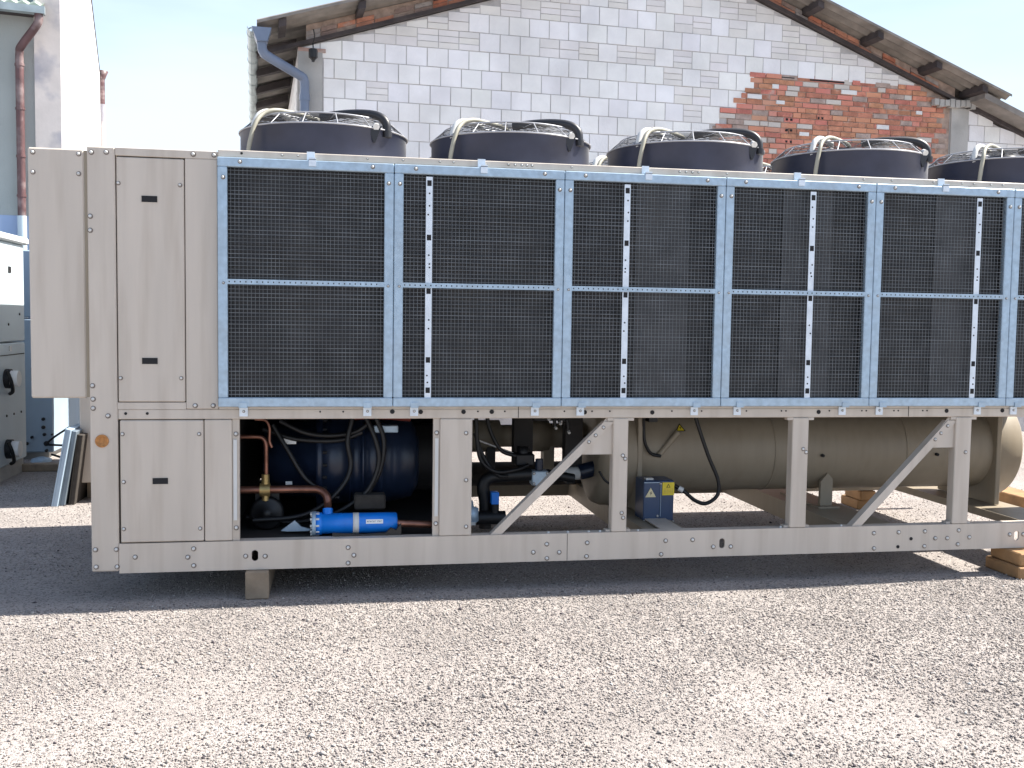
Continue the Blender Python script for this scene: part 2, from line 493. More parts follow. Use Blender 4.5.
def wall_front():
    b = MB()
    blk, brk = MT['block'], MT['brick']
    W_END = 12.6
    # backing
    b.prism([(0, 0), (W_END, 0), (W_END, 3.75), (9.8, 4.85), (9.49, 4.95), (SP, ZP - .02), (0, 4.97)], 0.0, 0.25, MT['mortar'])
    def top(s):
        return ztop(s) - 0.03 if s < 9.5 else 4.86 - (s - 9.8) * 0.36
    def piece(s0, s1, z0, z1, m, col, pr, j=0.006):
        s0 += j; s1 -= j; z0 += j; z1 -= j
        if s1 - s0 < .02 or z1 - z0 < .02: return
        t = min(top(s0), top(s1))
        if z0 >= t - 0.03:
            return
        if z1 > t:
            # clipped quad following the slope
            ta, tb = top(s0), top(s1)
            za, zb = min(z1, ta), min(z1, tb)
            if min(za, zb) - z0 < 0.01: 
                return
            vs = [(s0, -pr, z0), (s1, -pr, z0), (s1, -pr, zb), (s0, -pr, za), (s0, .0, z0), (s1, .0, z0), (s1, .0, zb), (s0, .0, za)]
            b.add(vs, [(0, 1, 2, 3), (0, 4, 5, 1), (3, 2, 6, 7), (0, 3, 7, 4), (1, 5, 6, 2)], m, col)
            return
        b.box(s0, s1, -pr, 0.0, z0, z1, m, col)
    def wcol(k=1.0):
        g = rnd.uniform(.83, .92) * k
        return (g, g * rnd.uniform(.985, 1.0), g * rnd.uniform(.96, 1.02))
    def bcol():
        q = rnd.random()
        if q < .05: return (.60, .55, .50)
        if q < .13: return (.40, .31, .27)
        g = rnd.uniform(.75, 1.2)
        return (.55 * g, .225 * g * rnd.uniform(.85, 1.2), .155 * g)
    def inred(s, z):
        if not (5.62 < s < 9.49 and z < 5.165): return False
        if z > 4.86: return s > 6.2
        if z > 4.60: return s > 6.04
        if z > 4.36: return s > 5.86
        return s > 5.66
    H = .241; Wd = .272
    k0 = -16
    small_zone = []
    for k in range(k0, 9):
        z0 = 4.866 + k * H; z1 = z0 + H
        if z1 <= 0: continue
        z0 = max(z0, 0)
        s = 0.31 if z1 < 5.0 else -0.0
        if k % 2: s_first = s + Wd * .5
        else: s_first = s + Wd
        edges = [s, s_first]
        while edges[-1] < W_END: edges.append(edges[-1] + Wd * rnd.uniform(.985, 1.02))
        edges[-1] = W_END
        thin = (k in (0, 3) and True)
        for a, e in zip(edges[:-1], edges[1:]):
            mid = (a + e) / 2; zm = (z0 + z1) / 2
            if 9.47 < mid < 9.83: continue
            if inred(mid, zm): continue
            small = False
            if k == 0 and 4.9 < mid < 5.9: small = rnd.random() < .5
            if k == 1 and (mid < 2.2 or 3.0 < mid < 5.9): small = rnd.random() < .8
            if k == 2 and (mid < 2.2 or mid > 6.2): small = rnd.random() < .5
            if k == -1 and 4.7 < mid < 5.65: small = rnd.random() < .6
            if k == -2 and 5.1 < mid < 5.6: small = True
            if k >= 3: small = rnd.random() < .33
            if z1 > top(mid) - .12 and k > 0: small = True
            if rnd.random() < .04: small = True
            if small:
                nr = 3 if rnd.random() < .75 else 2
                for r in range(nr):
                    za = z0 + (z1 - z0) * r / nr; zb = z0 + (z1 - z0) * (r + 1) / nr
                    c = wcol(.9); c = (c[0], c[1] * .975, c[2] * .95)
                    piece(a, e, za, zb, blk, c, rnd.uniform(.004, .012), .005)
            else:
                piece(a, e, z0, z1, blk, wcol(), rnd.uniform(.006, .014))
    # red brick infill
    b.prism([(5.66, 0), (9.49, 0), (9.49, 5.16), (6.21, 5.16), (6.21, 4.86), (6.05, 4.86), (6.05, 4.6), (5.87, 4.6), (5.87, 4.36), (5.66, 4.36)], -.003, -.0, MT['redmortar'])
    zb = 0.0
    row = 0
    hb = .0745
    while zb < 5.165:
        s = 5.5 + (row % 2) * .13
        while s < 9.49:
            w = rnd.choice([.25, .25, .25, .13, .2])
            if inred(s + w / 2, zb + hb / 2) and (s + w < 9.5):
                c = bcol(); pr = rnd.uniform(.004, .024)
                piece(s, min(s + w, 9.488), zb + rnd.uniform(-.004, .004), zb + hb, brk if c[0] < .59 else blk, c, pr, .006)
            s += w
        zb += hb; row += 1
    # white splashes of mortar and hollow brick holes in the red patch
    for (s, z, w, h) in ((6.55, 4.93, .10, .06), (6.17, 4.77, .22, .06), (6.62, 4.72, .13, .05), (7.65, 4.93, .25, .06), (8.25, 4.47, .2, .06), (9.3, 4.88, .2, .05), (8.9, 4.72, .1, .05), (7.0, 4.3, .15, .05)):
        b.box(s, s + w, -.03, -.0, z, z + h, blk, (.75, .75, .74))
    for (s, z) in ((6.80, 4.50), (6.87, 4.50), (6.80, 4.35), (6.87, 4.35), (6.80, 4.19), (6.87, 4.19), (7.3, 4.55), (7.36, 4.55)):
        b.box(s - .015, s + .015, -.024, -.0, z, z + .03, MT['dark'])
    # broken edge above red patch: dark strips painting the thin shadow lines
    b.box(6.22, 6.9, -.016, 0, 5.092, 5.106, MT['dark']); b.box(7.15, 7.7, -.016, 0, 5.085, 5.104, MT['dark'])
    return b.build("front_wall", gable, recalc=False)
wall_front()
# corner piers
b = MB()
b.box(0.002, .30, -.028, .002, 0, 4.93, MT['conc']); b.box(.0, .34, -.034, 0, 4.93, 4.975, MT['brick'], (.45, .3, .25))
b.build("corner_pier", gable)
b = MB(); b.box(9.5, 9.80, -.035, .0, 0, 4.85, MT['conc']); b.build("corner_pier", gable)
# left side wall with blocks
b = MB()
b.box(.003, .24, .251, 16, 0, 4.95, MT['mortar'])
z = 0; k = 0
while z < 4.7:
    y = -.0 + (k % 2) * .2
    while y < 15.6:
        g = rnd.uniform(.58, .72); b.box(-.010, .0, y + .008, y + .49, z + .006, z + .242, MT['block'], (g, g * .98, g * .95)); y += .5
    z += .2475; k += 1
b.box(0.0, .003, .0, 16, 0, 4.95, MT['mortar'])
b.build("side_wall", gable, recalc=False)
# back part so the building has depth
b = MB(); b.box(9.2, 9.45, .251, 16, 0, 4.8, MT['mortar']); b.box(.24, 9.2, 15.75, 16, 0, 4.8, MT['mortar']); b.build("rear_wall", gable)

# roof: corrugated sheets, two slopes
def roof_slab():
    b = MB()
    y0, y1 = -.5, 16.4
    ny = 2
    def slope(sa, za, sb, zb, th=.035):
        # corrugated across y: sheets with waves along slope direction
        N = 34
        L = []
        for i in range(N * 4 + 1):
            y = y0 + (6.0) * i / (N * 4)
            L.append((y, .022 * math.sin(2 * PI * i / 4)))
        L.append((y1, 0))
        vs = []; fs = []
        for y, h in L:
            vs += [(sa, y, za + h), (sb, y, zb + h), (sb, y, zb + h - th), (sa, y, za + h - th)]
        for i in range(len(L) - 1):
            o = i * 4
            for a, c in ((0, 1), (1, 2), (2, 3), (3, 0)):
                fs.append((o + a, o + c, o + 4 + c, o + 4 + a))
        fs.append((0, 1, 2, 3)); e = (len(L) - 1) * 4; fs.append((e, e + 3, e + 2, e + 1))
        b.add(vs, fs, MT['roof'])
    slope(-.50, 5.13, 4.95, 6.83)
    slope(4.951, 6.83, 10.15, 4.995)
    return b.build("roof", gable)
roof = roof_slab()
b = MB()
# rake timbers on the wall face and purlin ends under the overhang
def slope_z(s):
    return (5.115 + (s + .56) / 5.51 * 1.715) if s < SP else 6.83 - (s - SP) / 5.2 * 1.835
for s0, s1 in ((-.35, SP), (SP, 9.95)):
    h = .065
    def u(s): return ztop(min(max(s, -1), 11)) 
    b.prism([(s0, u(s0) - .015), (s1, u(s1) - .015), (s1, u(s1) + h - .03), (s0, u(s0) + h - .03)], -.085, -.02, MT['beam'])
b.build("rake_beam", gable)
for s in (-.2, 0.75, 1.75, 2.75, 3.8, 6.1, 7.02, 7.97, 8.94, 9.72):
    p = MB()
    dz = -.045
    sl = .31 if s < SP else -.353
    zz = slope_z(s) + dz
    w = .045
    p.prism([(s - w, zz - w * sl - .09), (s + w, zz + w * sl - .09), (s + w, zz + w * sl), (s - w, zz - w * sl)], -.46, 0.05, MT['beam'])
    p.build("purlin", gable)
# brick infill between rake timber and roof sheets, one strip per slope
for sa_, sb_ in ((.1, 4.55), (5.35, 9.55)):
    b = MB()
    b.prism([(sa_, ztop(sa_) + .03), (sb_, ztop(sb_) + .03), (sb_, slope_z(sb_) - .065), (sa_, slope_z(sa_) - .065)], -.02, .05, MT['redmortar'])
    s = sa_
    while s < sb_ - .3:
        w = rnd.uniform(.17, .26)
        h0 = .035
        for q in range(2):
            h1 = h0 + .062
            if max(slope_z(s), 0) - .07 - (ztop(s) + h1) > -.01 and rnd.random() < .9:
                c = rnd.choice([(.46, .17, .10), (.40, .18, .12), (.50, .22, .14), (.28, .2, .17), (.34, .30, .28)])
                e = rnd.uniform(-.028, -.045)
                b.prism([(s, ztop(s) + h0), (s + w - .014, ztop(s + w - .014) + h0), (s + w - .014, ztop(s + w - .014) + h1 - .008), (s, ztop(s) + h1 - .008)], e, -.0195, MT['brick'], c)
            h0 = h1
        s += w
    b.build("brick_infill", gable, recalc=False)
# rafters + boarding seen under the left eave
for i in range(9):
    y = .5 + i * 1.1
    b = MB(); b.prism([(-.5, 5.05), (.0, 5.21), (.0, 5.11), (-.5, 4.95)], y, y + .12, MT['beam'])
    b.build("eave_rafter", gable)
# gutter along the left eave
g = MB()
vs = []; fs = []
N = 8
for y in (-.46, 12):
    for k in range(N + 1):
        w = PI * k / N
        vs.append((-.55 - .058 * math.cos(w), y, 5.06 - .058 * math.sin(w)))
    for k in range(N, -1, -1):
        w = PI * k / N
        vs.append((-.55 - .064 * math.cos(w), y, 5.06 - .064 * math.sin(w)))
M2 = 2 * (N + 1)
for k in range(M2):
    fs.append((k, (k + 1) % M2, M2 + (k + 1) % M2, M2 + k))
for k in range(N):
    fs.append((k, k + 1, M2 - 2 - k, M2 - 1 - k))
g.add(vs, fs, MT['gutter'])
for i in range(18):
    y = -.2 + i * .65
    g.lathe([(0, .058), (0, .069), (.03, .069), (.03, .058)], (-.55, y, 5.06), 'y', MT['gutter'], n=20)
gu = g.build("gutter", gable)
p = MB()
p.prism([(-.56, 5.06), (-.33, 5.06), (-.38, 4.90), (-.50, 4.90)], -.48, -.28, MT['pipe'])
p.tube(smooth_path([(-.44, -.38, 4.96), (-.44, -.38, 4.85), (-.42, -.37, 4.79), (-.36, -.34, 4.75), (.0, -.18, 4.60), (.06, -.15, 4.56), (.075, -.13, 4.48), (.075, -.12, 4.35)], 5), .058, MT['pipe'], 14)
p.tube([(.075, -.12, 4.36), (.075, -.12, 0.05)], .058, MT['pipe'], 14)
p.tube([(.075, -.12, 4.38), (.075, -.12, 4.30)], .066, MT['pipe'], 14)
p.build("downpipe", gable)
# annex roof to the right
b = MB()
b.prism([(9.75, 4.93), (12.9, 3.80), (12.9, 3.88), (9.75, 5.02)], -.42, 8, MT['roof'])
b.build("annex_roof", gable)
b = MB()
b.prism([(9.8, 4.86), (12.8, 3.76), (12.8, 3.81), (9.8, 4.92)], -.08, -.015, MT['beam'])
b.build("annex_beam", gable)
# cap of rubble at the end of the main rake
b = MB()
for i in range(9):
    s = 9.15 + i * .09
    b.box(s, s + .075, -.11, -.03, 4.83 + rnd.uniform(0, .05), 4.93 + rnd.uniform(0, .04), MT['conc'])
b.build("rubble_seat", gable)
# lantern (thing hanging from the eave)
lan = MB(); lan.T = GT
lan.tube(smooth_path([(.17, -.34, 5.12), (.19, -.25, 5.06), (.175, -.20, 5.0), (.175, -.2, 4.93)]), .008, MT['black'], 6)
lan.lathe([(.07, .002), (.055, .045), (.05, .055), (-.05, .055), (-.065, .035), (-.085, .02), (-.10, .018), (-.10, .001)], (.175, -.2, 4.865), 'z', MT['black'], n=8, smooth=False)
lo = lan.build("hanging_lantern")
tag(lo, "small black lantern hanging under the eave at the left corner of the block gable", "lantern")

# ================================================================== grey building on the left
a_ = rad(21) - 0.1756
LX = Vector((math.cos(a_), math.sin(a_), 0)); LY = Vector((-math.sin(a_), math.cos(a_), 0))
left = empty("plastered_building", (-1.47, 8.20, 0)); left.rotation_euler.z = a_
tag(left, "tall plastered building with bright white side wall and red brown downpipe at the left edge", "building")
b = MB()
b.box(-.31, -.003, 0, .01, 0, 9.28, MT['oldplaster']); b.box(-.31, 0, .01, 21, 0, 9.30, MT['whitewash'])
b.box(-.34, .02, -.01, 21.1, 9.30, 9.36, MT['beam'])
b.build("side_wall", left)
b = MB(); b.box(-9, -.312, .06, 20, 0, 5.42, MT['plaster']); b.box(-9, -.312, .052, .06, 0, 2.87, MT['bluepl']); b.build("front_wall", left)
b = MB()
vs = []; fs = []
NN = 260
for i in range(NN + 1):
    x = -9.0 + 8.82 * i / NN; h = .02 * math.sin(i * PI / 2)
    vs += [(x, -.22, 5.50 + h), (x, 6, 8.0 + h), (x, 6, 7.96 + h), (x, -.22, 5.46 + h)]
for i in range(NN):
    o = i * 4
    for q, w in ((0, 1), (1, 2), (2, 3), (3, 0)): fs.append((o + q, o + w, o + 4 + w, o + 4 + q))
b.add(vs, fs, MT['greenroof']); 
b.build("roof", left)
b = MB(); b.box(-9, -.16, -.31, -.20, 5.37, 5.46, MT['gutter']); b.box(-9, -.3, -.2, .06, 5.40, 5.42, MT['beam']); b.build("gutter", left)
b = MB()
b.tube(smooth_path([(-.235, -.25, 5.40), (-.235, -.25, 5.30), (-.27, -.23, 5.22), (-.45, -.10, 4.99), (-.475, -.06, 4.92), (-.478, -.05, 4.8)], 5), .05, MT['brownpipe'], 12)
b.tube([(-.478, -.05, 4.85), (-.478, -.05, 2.85)], .05, MT['brownpipe'], 12)
for z in (3.1, 3.6, 4.2, 4.75): b.tube([(-.478, -.05, z), (-.478, -.05, z + .03)], .058, MT['brownpipe'], 12)
b.tube([(-.478, -.05, 2.86), (-.478, -.05, 0.05)], .056, MT['mach'], 12)
b.build("downpipe", left)
b = MB(); b.tube([(0.06, 21, 9.3), (0.06, 21, 8.4)], .09, MT['brownpipe'], 8); b.tube([(0.06, 21, 8.4), (0.06, 21, 4.0)], .09, MT['oldplaster'], 8); b.lathe([(0, .1), (.25, .2), (.25, .01)], (0.06, 21, 9.2), 'z', MT['brownpipe'], 8); b.build("far_downpipe", left)

# far yard fence seen through the left gap
f = MB()
for i in range(40):
    x = -1.2 + i * .16
    f.box(x, x + .12, 14, 14.03, .05, 1.9, MT['conc'])
f.box(-1.3, 5.3, 14.03, 14.08, .4, .48, MT['conc']); f.box(-1.3, 5.3, 14.03, 14.08, 1.5, 1.58, MT['conc'])
fo = f.build("paling_fence")
tag(fo, "grey paling fence far back, seen in the gap beside the leaning panels", "fence")

# ================================================================== machines on the left
def white_machine():
    r = empty("white_machine", (-1.6, 4.6, 0))
    tag(r, "white ventilation machine with black-stoppered pipe stubs, cut by the left edge of the photo", "machine")
    P = placer(r)
    x = -1.08
    b = MB(); b.box(-3.2, x, 4.0, 5.12, .14, 1.32, MT['mach'], bev=.012); b.box(-3.2, x, 4.0, 5.12, 1.33, 2.30, MT['mach'], bev=.012)
    for z in (1.20,): b.box(x, x + .004, 4.02, 5.08, z, z + .008, MT['dark'])
    P(b, "casing")
    b = MB(); b.box(-3.25, x + .04, 3.95, 5.17, 2.30, 2.37, MT['white'], bev=.015); b.box(-3.1, x - .2, 4.1, 5.0, 2.37, 2.50, MT['bluepl']); P(b, "lid")  # white lid colour paints the sunlit top edge
    b = MB(); b.box(-3.15, x - .02, 4.05, 5.07, 0, .14, MT['conc']); P(b, "plinth")
    for z in (.98, .30):
        b = MB()
        b.tube([(x + .02, 4.50, z), (x + .12, 4.50, z)], .078, MT['white'], 18)
        P(b, "pipe_stub")
        b = MB()
        b.tube([(x - .02, 4.50, z), (x + .05, 4.50, z)], .094, MT['black'], 18)
        b.tube(smooth_path([(x + .04, 4.40, z + .08), (x + .07, 4.42, z - .02), (x + .06, 4.50, z - .12), (x + .02, 4.54, z - .15)]), .018, MT['black'], 6)
        P(b, "black_stopper")
    for y, z in ((4.72, .62), (4.95, .62), (4.6, 1.5), (4.95, 1.6), (4.5, .62)):
        b = MB(); b.tube([(x, y, z), (x + .008, y, z)], .012, MT['black'], 8); P(b, "plug")
    b = MB(); b.box(x, x + .006, 4.62, 4.70, 2.0, 2.06, MT['black']); P(b, "black_vent")
    b = MB(); b.box(x, x + .01, 4.60, 4.66, 1.24, 1.29, MT['bolt']); P(b, "latch")
white_machine()

def grey_machine():
    r = empty("grey_blue_machine", (-1.6, 6.6, 0))
    tag(r, "grey blue machine cabinet with black knobs, standing behind the white machine", "machine")
    P = placer(r)
    b = MB(); b.box(-2.8, -1.03, 5.92, 7.6, .08, 1.55, MT['mach2'], bev=.012)
    b.box(-2.8, -1.05, 5.94, 7.6, 1.57, 2.30, MT['mach2'], bev=.012)
    b.box(-1.24, -1.21, 5.905, 5.92, 1.28, 1.8, MT['white'])
    P(b, "casing")
    b = MB(); b.box(-2.6, -1.1, 6.0, 7.4, 0, .08, MT['conc']); P(b, "plinth")
    for xx, z, rr in ((-1.13, .45, .018), (-1.13, .36, .02), (-1.12, .28, .018), (-1.10, .18, .028), (-1.04, .28, .012), (-1.25, .25, .015), (-1.10, .10, .018), (-1.30, .18, .018)):
        b = MB(); b.lathe([(0, rr), (-.025, rr), (-.03, rr * .6), (-.03, .001)], (xx, 5.92, z), 'y', MT['black'], 10); P(b, "knob")
    b = MB(); b.lathe([(0, .11), (.03, .10), (.05, .03), (.05, .001)], (-1.12, 5.78, 0), 'z', MT['galv'], 20); P(b, "levelling_foot")
    for q in ([(-1.10, 5.9, .18), (-1.0, 5.85, .26), (-.86, 5.9, .36)], [(-1.10, 5.9, .17), (-.95, 5.9, .16), (-.8, 5.95, .15), (-.72, 6, .17)], [(-1.05, 5.9, .06), (-.9, 5.9, .02), (-.7, 6.0, .02)]):
        b = MB(); b.tube(smooth_path(q), .012, MT['black'], 8); P(b, "cable")
grey_machine()

# second tan cabinet behind the chiller, seen only in the left gap
def rear_cabinet():
    r = empty("rear_cabinet", (.5, 3.25, 0))
    tag(r, "tan cabinet whose corner shows in the gap left of the big machine's corner post", "cabinet")
    P = placer(r)
    b = MB(); b.box(-.12, 1.25, 3.25, 6.0, .16, 2.44, MT['tan'], bev=.008); P(b, "casing")
    b = MB(); b.box(-.46, -.122, 3.25, 6.0, 1.2, 2.44, MT['tan'], bev=.008); P(b, "control_box")
    for y in (3.4, 4.4, 5.3):
        b = MB(); b.box(-.10, 1.2, y, y + .12, 0, .16, MT['oldwood']); P(b, "timber_foot")
rear_cabinet()

# leaning metal panels
def leaning(x0, dy, name, label, m, lean=.22, h=.66, w=.9):
    b = MB()
    t = .035
    # leans in +x onto the cabinet
    T = Matrix.Translation((x0, 3.0 + dy, 0.0)) @ Matrix.Rotation(lean, 4, 'Y')
    b.T = T
    b.box(0, t, 0, w, 0, h, m, bev=.004)
    b.box(-.012, 0, 0, .03, 0, h, m); b.box(-.012, 0, w - .03, w, 0, h, m); b.box(-.012, 0, .03, w - .03, h - .03, h, m); b.box(-.012, 0, .03, w - .03, 0, .03, m)
    o = b.build(name)
    tag(o, label, "panel")
leaning(-.285, .02, "metal_panel", "bluish galvanised metal panel, outermost of the three leaning beside the tan cabinet", MT['mach2'], .18)
leaning(-.235, .05, "metal_panel", "dark blue grey metal panel sandwiched between two others, leaning beside the tan cabinet", MT['panelgrey'], .165, .64)
leaning(-.165, .08, "metal_panel", "brownish grey metal panel innermost of the three leaning, next to the corner post", MT['foam'], .13, .60)

# ================================================================== timber blocks
def timber(name, x0, x1, y0, y1, z0, z1, m, label, group=None):
    b = MB(); cx, cy2 = (x0 + x1) / 2, (y0 + y1) / 2
    b.box(x0, x1, y0, y1, z0, z1, m, bev=.008)
    o = b.build(name)
    tag(o, label, "timber block" if name == "timber_block" else "timber plank", group or ("timber blocks under the base rails" if name == "timber_block" else None))
timber("timber_block", 1.535, 1.665, -.035, .7, 0.0, .163, MT['oldwood'], "weathered brown timber block under the left part of the tan base rail")
timber("timber_block", 6.325, 6.62, -.17, .17, .0, .078, MT['wood'], "orange brown plank block on the gravel at the right edge, lower of two")
timber("timber_block", 6.345, 6.61, -.15, .15, .08, .163, MT['wood'], "orange brown plank block at the right edge, upper of two, touching the base rail")
timber("timber_block", 6.53, 6.70, 2.2, 2.5, .0, .08, MT['wood'], "lower plank block of the far pair under the tank, behind the diagonal brace")
timber("timber_block", 6.545, 6.69, 2.18, 2.46, .082, .163, MT['wood'], "upper plank block of the far pair under the tank, behind the diagonal brace")
timber("timber_plank", 7.86, 8.12, .9, 3.2, .0, .15, MT['wood'], "long pale plank lying sunlit on the gravel past the tank's rounded end")

timber("timber_plank", -1.25, -.30, 5.02, 5.16, .0, .075, MT['oldwood'], "dark old timber lying flat at the foot of the grey blue machine cabinet")

# ================================================================== the chiller
ch = empty("air_cooled_chiller", (0.71, 0, 0))
tag(ch, "huge tan industrial chiller with grey mesh coil guards and black fan cowls on top", "chiller")
CH = Matrix.Translation((-.71, 0, 0))
def part(b, name, parent=None, label=None):
    b.T = None
    o = b.build(name, parent or ch)
    if parent is None or parent is ch:
        o.location = (-.71, 0, 0)
    if label: o['label'] = label
    return o
tan, galv = MT['tan'], MT['galv']
ZT = 2.512; XE = 6.94; DEP = 2.24

# corner post
b = MB(); b.box(.708, .852, 0, .12, .178, ZT, tan, bev=.006)
for x, z in [(0.728, 0.304), (0.838, 0.303), (0.731, 0.207), (0.841, 0.205), (0.731, 2.48), (0.808, 2.484), (0.722, 2.137), (0.721, 2.061), (0.723, 1.215), (0.725, 1.141), (0.725, 1.091), (0.802, 1.049)]: b.bolt(x, z, 0)
cpst = part(b, "corner_post")
b = MB(); b.lathe([(0, .036), (-.006, .036), (-.008, .028), (-.003, .026), (-.003, .0001)], (.77, 0, .909), 'y', MT['rust'], 20); part(b, "rusty_plug", cpst)
# control box on the end
b = MB(); b.box(.405, .690, .012, 1.75, 1.145, 2.496, tan, bev=.008)
for x, z in [(0.432, 2.47), (0.664, 2.47), (0.431, 2.364), (0.663, 2.364)]: b.bolt(x, z, .012, .010)
b.box(.401, .405, .03, .05, 2.31, 2.37, MT['dark']); b.box(.401, .405, .03, .05, 1.24, 1.31, MT['dark'])
part(b, "control_box")
b = MB(); b.box(.690, .708, .018, 1.9, 1.15, 2.49, MT['tan_shaded']); part(b, "gap_shade_strip")  # darker tan filler, paints the shadow line beside the control box

def slot(parent, x, z, w=.082, h=.034, y=0):
    b = MB()
    b.box(x - w / 2, x + w / 2, y - .003, y, z - h / 2, z + h / 2, MT['dark'])
    b.box(x - w / 2 - .004, x + w / 2 + .004, y - .002, y, z - h / 2 - .004, z - h / 2, tan)
    part(b, "handle_slot", parent)
# upper door
b = MB(); b.box(.858, 1.212, .002, .04, 1.125, 2.462, tan, bev=.005)
for x, z in [(0.868, 2.32), (1.190, 2.321), (0.870, 1.257), (1.190, 1.258)]: b.bolt(x, z, .002, .009)
d = part(b, "upper_door"); slot(d, 1.03, 2.239, y=.002); slot(d, 1.025, 1.352, y=.002)
# lower door
b = MB(); b.box(.863, 1.308, .002, .04, .338, 1.022, tan, bev=.005)
for x, z in [(0.876, 0.947), (1.284, 0.945), (0.878, 0.416), (1.287, 0.410), (.88, .68)]: b.bolt(x, z, .002, .009)
d = part(b, "lower_door"); slot(d, 1.075, .682, y=.002)
b = MB(); b.box(.852, 1.5, .045, .055, .33, 2.48, MT['dark']); part(b, "door_recess")
b = MB(); b.box(.853, 1.3905, .001, .04, 2.468, ZT, tan, bev=.003); b.box(1.217, 1.3905, 0, .04, 1.085, 2.467, tan, bev=.004)
for x, z in [(1.264, 1.105), (1.361, 1.105), (1.261, 2.492), (1.372, 2.492)]: b.bolt(x, z, 0, .011)
part(b, "side_panel")
b = MB(); b.box(1.313, 1.462, .003, .04, .336, 1.024, tan, bev=.004); part(b, "lower_panel")
# mid rail
b = MB(); b.box(.853, 6.9, .006, .07, 1.027, 1.083, tan, bev=.004); b.box(1.392, 6.9, .0065, .07, 1.0835, 1.104, tan); b.box(.853, 1.2155, .004, .04, 1.0835, 1.121, tan)
for x, z in [(0.894, 1.06), (1.008, 1.06)]: b.hole(x, z, .006, .008)
for i, (x, z) in enumerate([(2.36, 1.068), (2.524, 1.066), (2.775, 1.066), (2.942, 1.066), (3.505, 1.062), (3.926, 1.06), (5.008, 1.061), (5.887, 1.066), (6.284, 1.068)]): b.hole(x, z, .006, .0135)
for x in [1.95, 2.08, 2.86, 3.02, 3.38, 3.55, 3.66, 4.05, 4.24, 4.53, 4.76, 4.79, 5.08, 5.30, 5.33, 5.52, 5.55, 5.72, 5.75]: b.hole(x, 1.068, .006, .005)
for x in (3.1, 5.62): b.box(x, x + .003, .004, .006, 1.03, 1.10, MT['dark'])
b.box(6.9, 6.938, .006, .07, 1.027, 1.104, tan)
part(b, "middle_rail")
# top rail
b = MB(); b.box(1.392, XE, .0, .10, 2.484, ZT + .012, tan, bev=.004)
for i in range(60):
    x = 1.45 + i * .097 + rnd.uniform(-.02, .02)
    if rnd.random() < .35: b.bolt(x, 2.507, 0, .005)
for x in (3.02, 3.06, 3.10, 3.13, 3.16, 4.06, 4.10, 4.14): b.bolt(x, 2.507, 0, .006)
b.hole(1.52, 2.507, 0, .007)
part(b, "top_rail")
# base rail
b = MB()
HO = [1.587, 4.393, 6.424]; hz0, hz1, hw_ = .216, .278, .018
xp = .853
for hx in HO + [None]:
    xe = 7.20 if hx is None else hx - hw_
    b.box(xp, xe, .0, .012, .166, .332, tan)
    if hx is None: break
    b.box(hx - hw_, hx + hw_, .0, .012, .166, hz0, tan); b.box(hx - hw_, hx + hw_, .0, .012, hz1, .332, tan)
    for sx_ in (-1, 1):
        for zz, sz_ in ((hz0, 1), (hz1, -1)):
            e = hx + sx_ * hw_
            b.prism([(e, zz), (e - sx_ * .013, zz), (e - sx_ * .004, zz + sz_ * .005), (e, zz + sz_ * .014)], .0, .012, tan)
    xp = hx + hw_
b.box(.853, 7.20, .012, .075, .320, .332, tan); b.box(.853, 7.20, .012, .075, .166, .178, tan)
for x, z in [(1.251, 0.296), (1.219, 0.249), (1.251, 0.2), (0.937, 0.257), (1.535, 0.246), (1.643, 0.243), (2.11, 0.281), (2.143, 0.235), (2.11, 0.19), (3.284, 0.271), (3.202, 0.224), (3.286, 0.185), (3.361, 0.22), (3.533, 0.273), (4.027, 0.273), (4.2, 0.275), (4.335, 0.228), (4.449, 0.226), (5.409, 0.288), (5.413, 0.19), (5.581, 0.29), (5.764, 0.292), (5.764, 0.195), (5.839, 0.245), (5.924, 0.244), (6.004, 0.293), (6.001, 0.202), (6.081, 0.246), (6.373, 0.257), (6.471, 0.256), (3.53, .19), (4.0, .19)]: b.bolt(x, z, 0)
for x, z in [(5.58, .195), (5.67, .245)]: b.hole(x, z, 0, .011)
def oval(b, x, z, m, h=.062, w=.036, y=-.002):
    pts = []
    for k in range(20):
        t = 2 * PI * k / 20
        pts.append((x + w / 2 * math.cos(t), z + (h / 2 - w / 2) * (1 if math.sin(t) > 0 else -1) + w / 2 * math.sin(t)))
    b.prism(pts, y, 0.0, m)
for x in (3.41,): b.box(x, x + .002, -.0015, 0, .168, .33, MT['dark'])
for x in (2.75, 3.30, 3.42, 3.55, 3.62, 3.86, 4.79, 4.95, 5.2): b.lathe([(0, .008), (.008, .007), (.008, .0001)], (x, .03, .332), 'z', MT['bolt'], 6, False)
part(b, "base_rail")
b = MB(); b.box(.72, 7.20, DEP - .05, DEP, .17, .33, MT['tan_shaded']); part(b, "rear_rail")
# posts
def post(x0, x1, bolts=(), lip=None, col=tan, y0=0.002):
    b = MB(); b.box(x0, x1, y0, .075, .333, 1.026, col, bev=.005)
    for x, z in bolts: b.bolt(x, z, y0, .010)
    return part(b, "post")
def lip(x0, x1):
    b = MB(); b.box(x0, x1, .016, .05, .333, 1.026, tan)
    for z in (.943, .407): b.bolt((x0 + x1) / 2, z, .016, .011)
    return part(b, "door_lip")
def gasket(x, p):
    b = MB(); b.box(x - .010, x + .010, .008, .016, .45, .91, MT['gasket']); part(b, "gasket_strip", p)
l1 = lip(1.463, 1.502); gasket(1.479, l1)
l2 = lip(2.600, 2.637); gasket(2.62, l2)
post(2.638, 2.828, [(2.79, .942), (2.793, .664), (2.796, .387)])
post(3.684, 3.778, [(3.745, .80), (3.76, .78), (3.745, .45), (3.755, .42)])
post(4.838, 4.945, [(4.91, .83), (4.93, .81)])
post(5.957, 6.068, [(6.03, .80)])
post(6.90, 6.935)
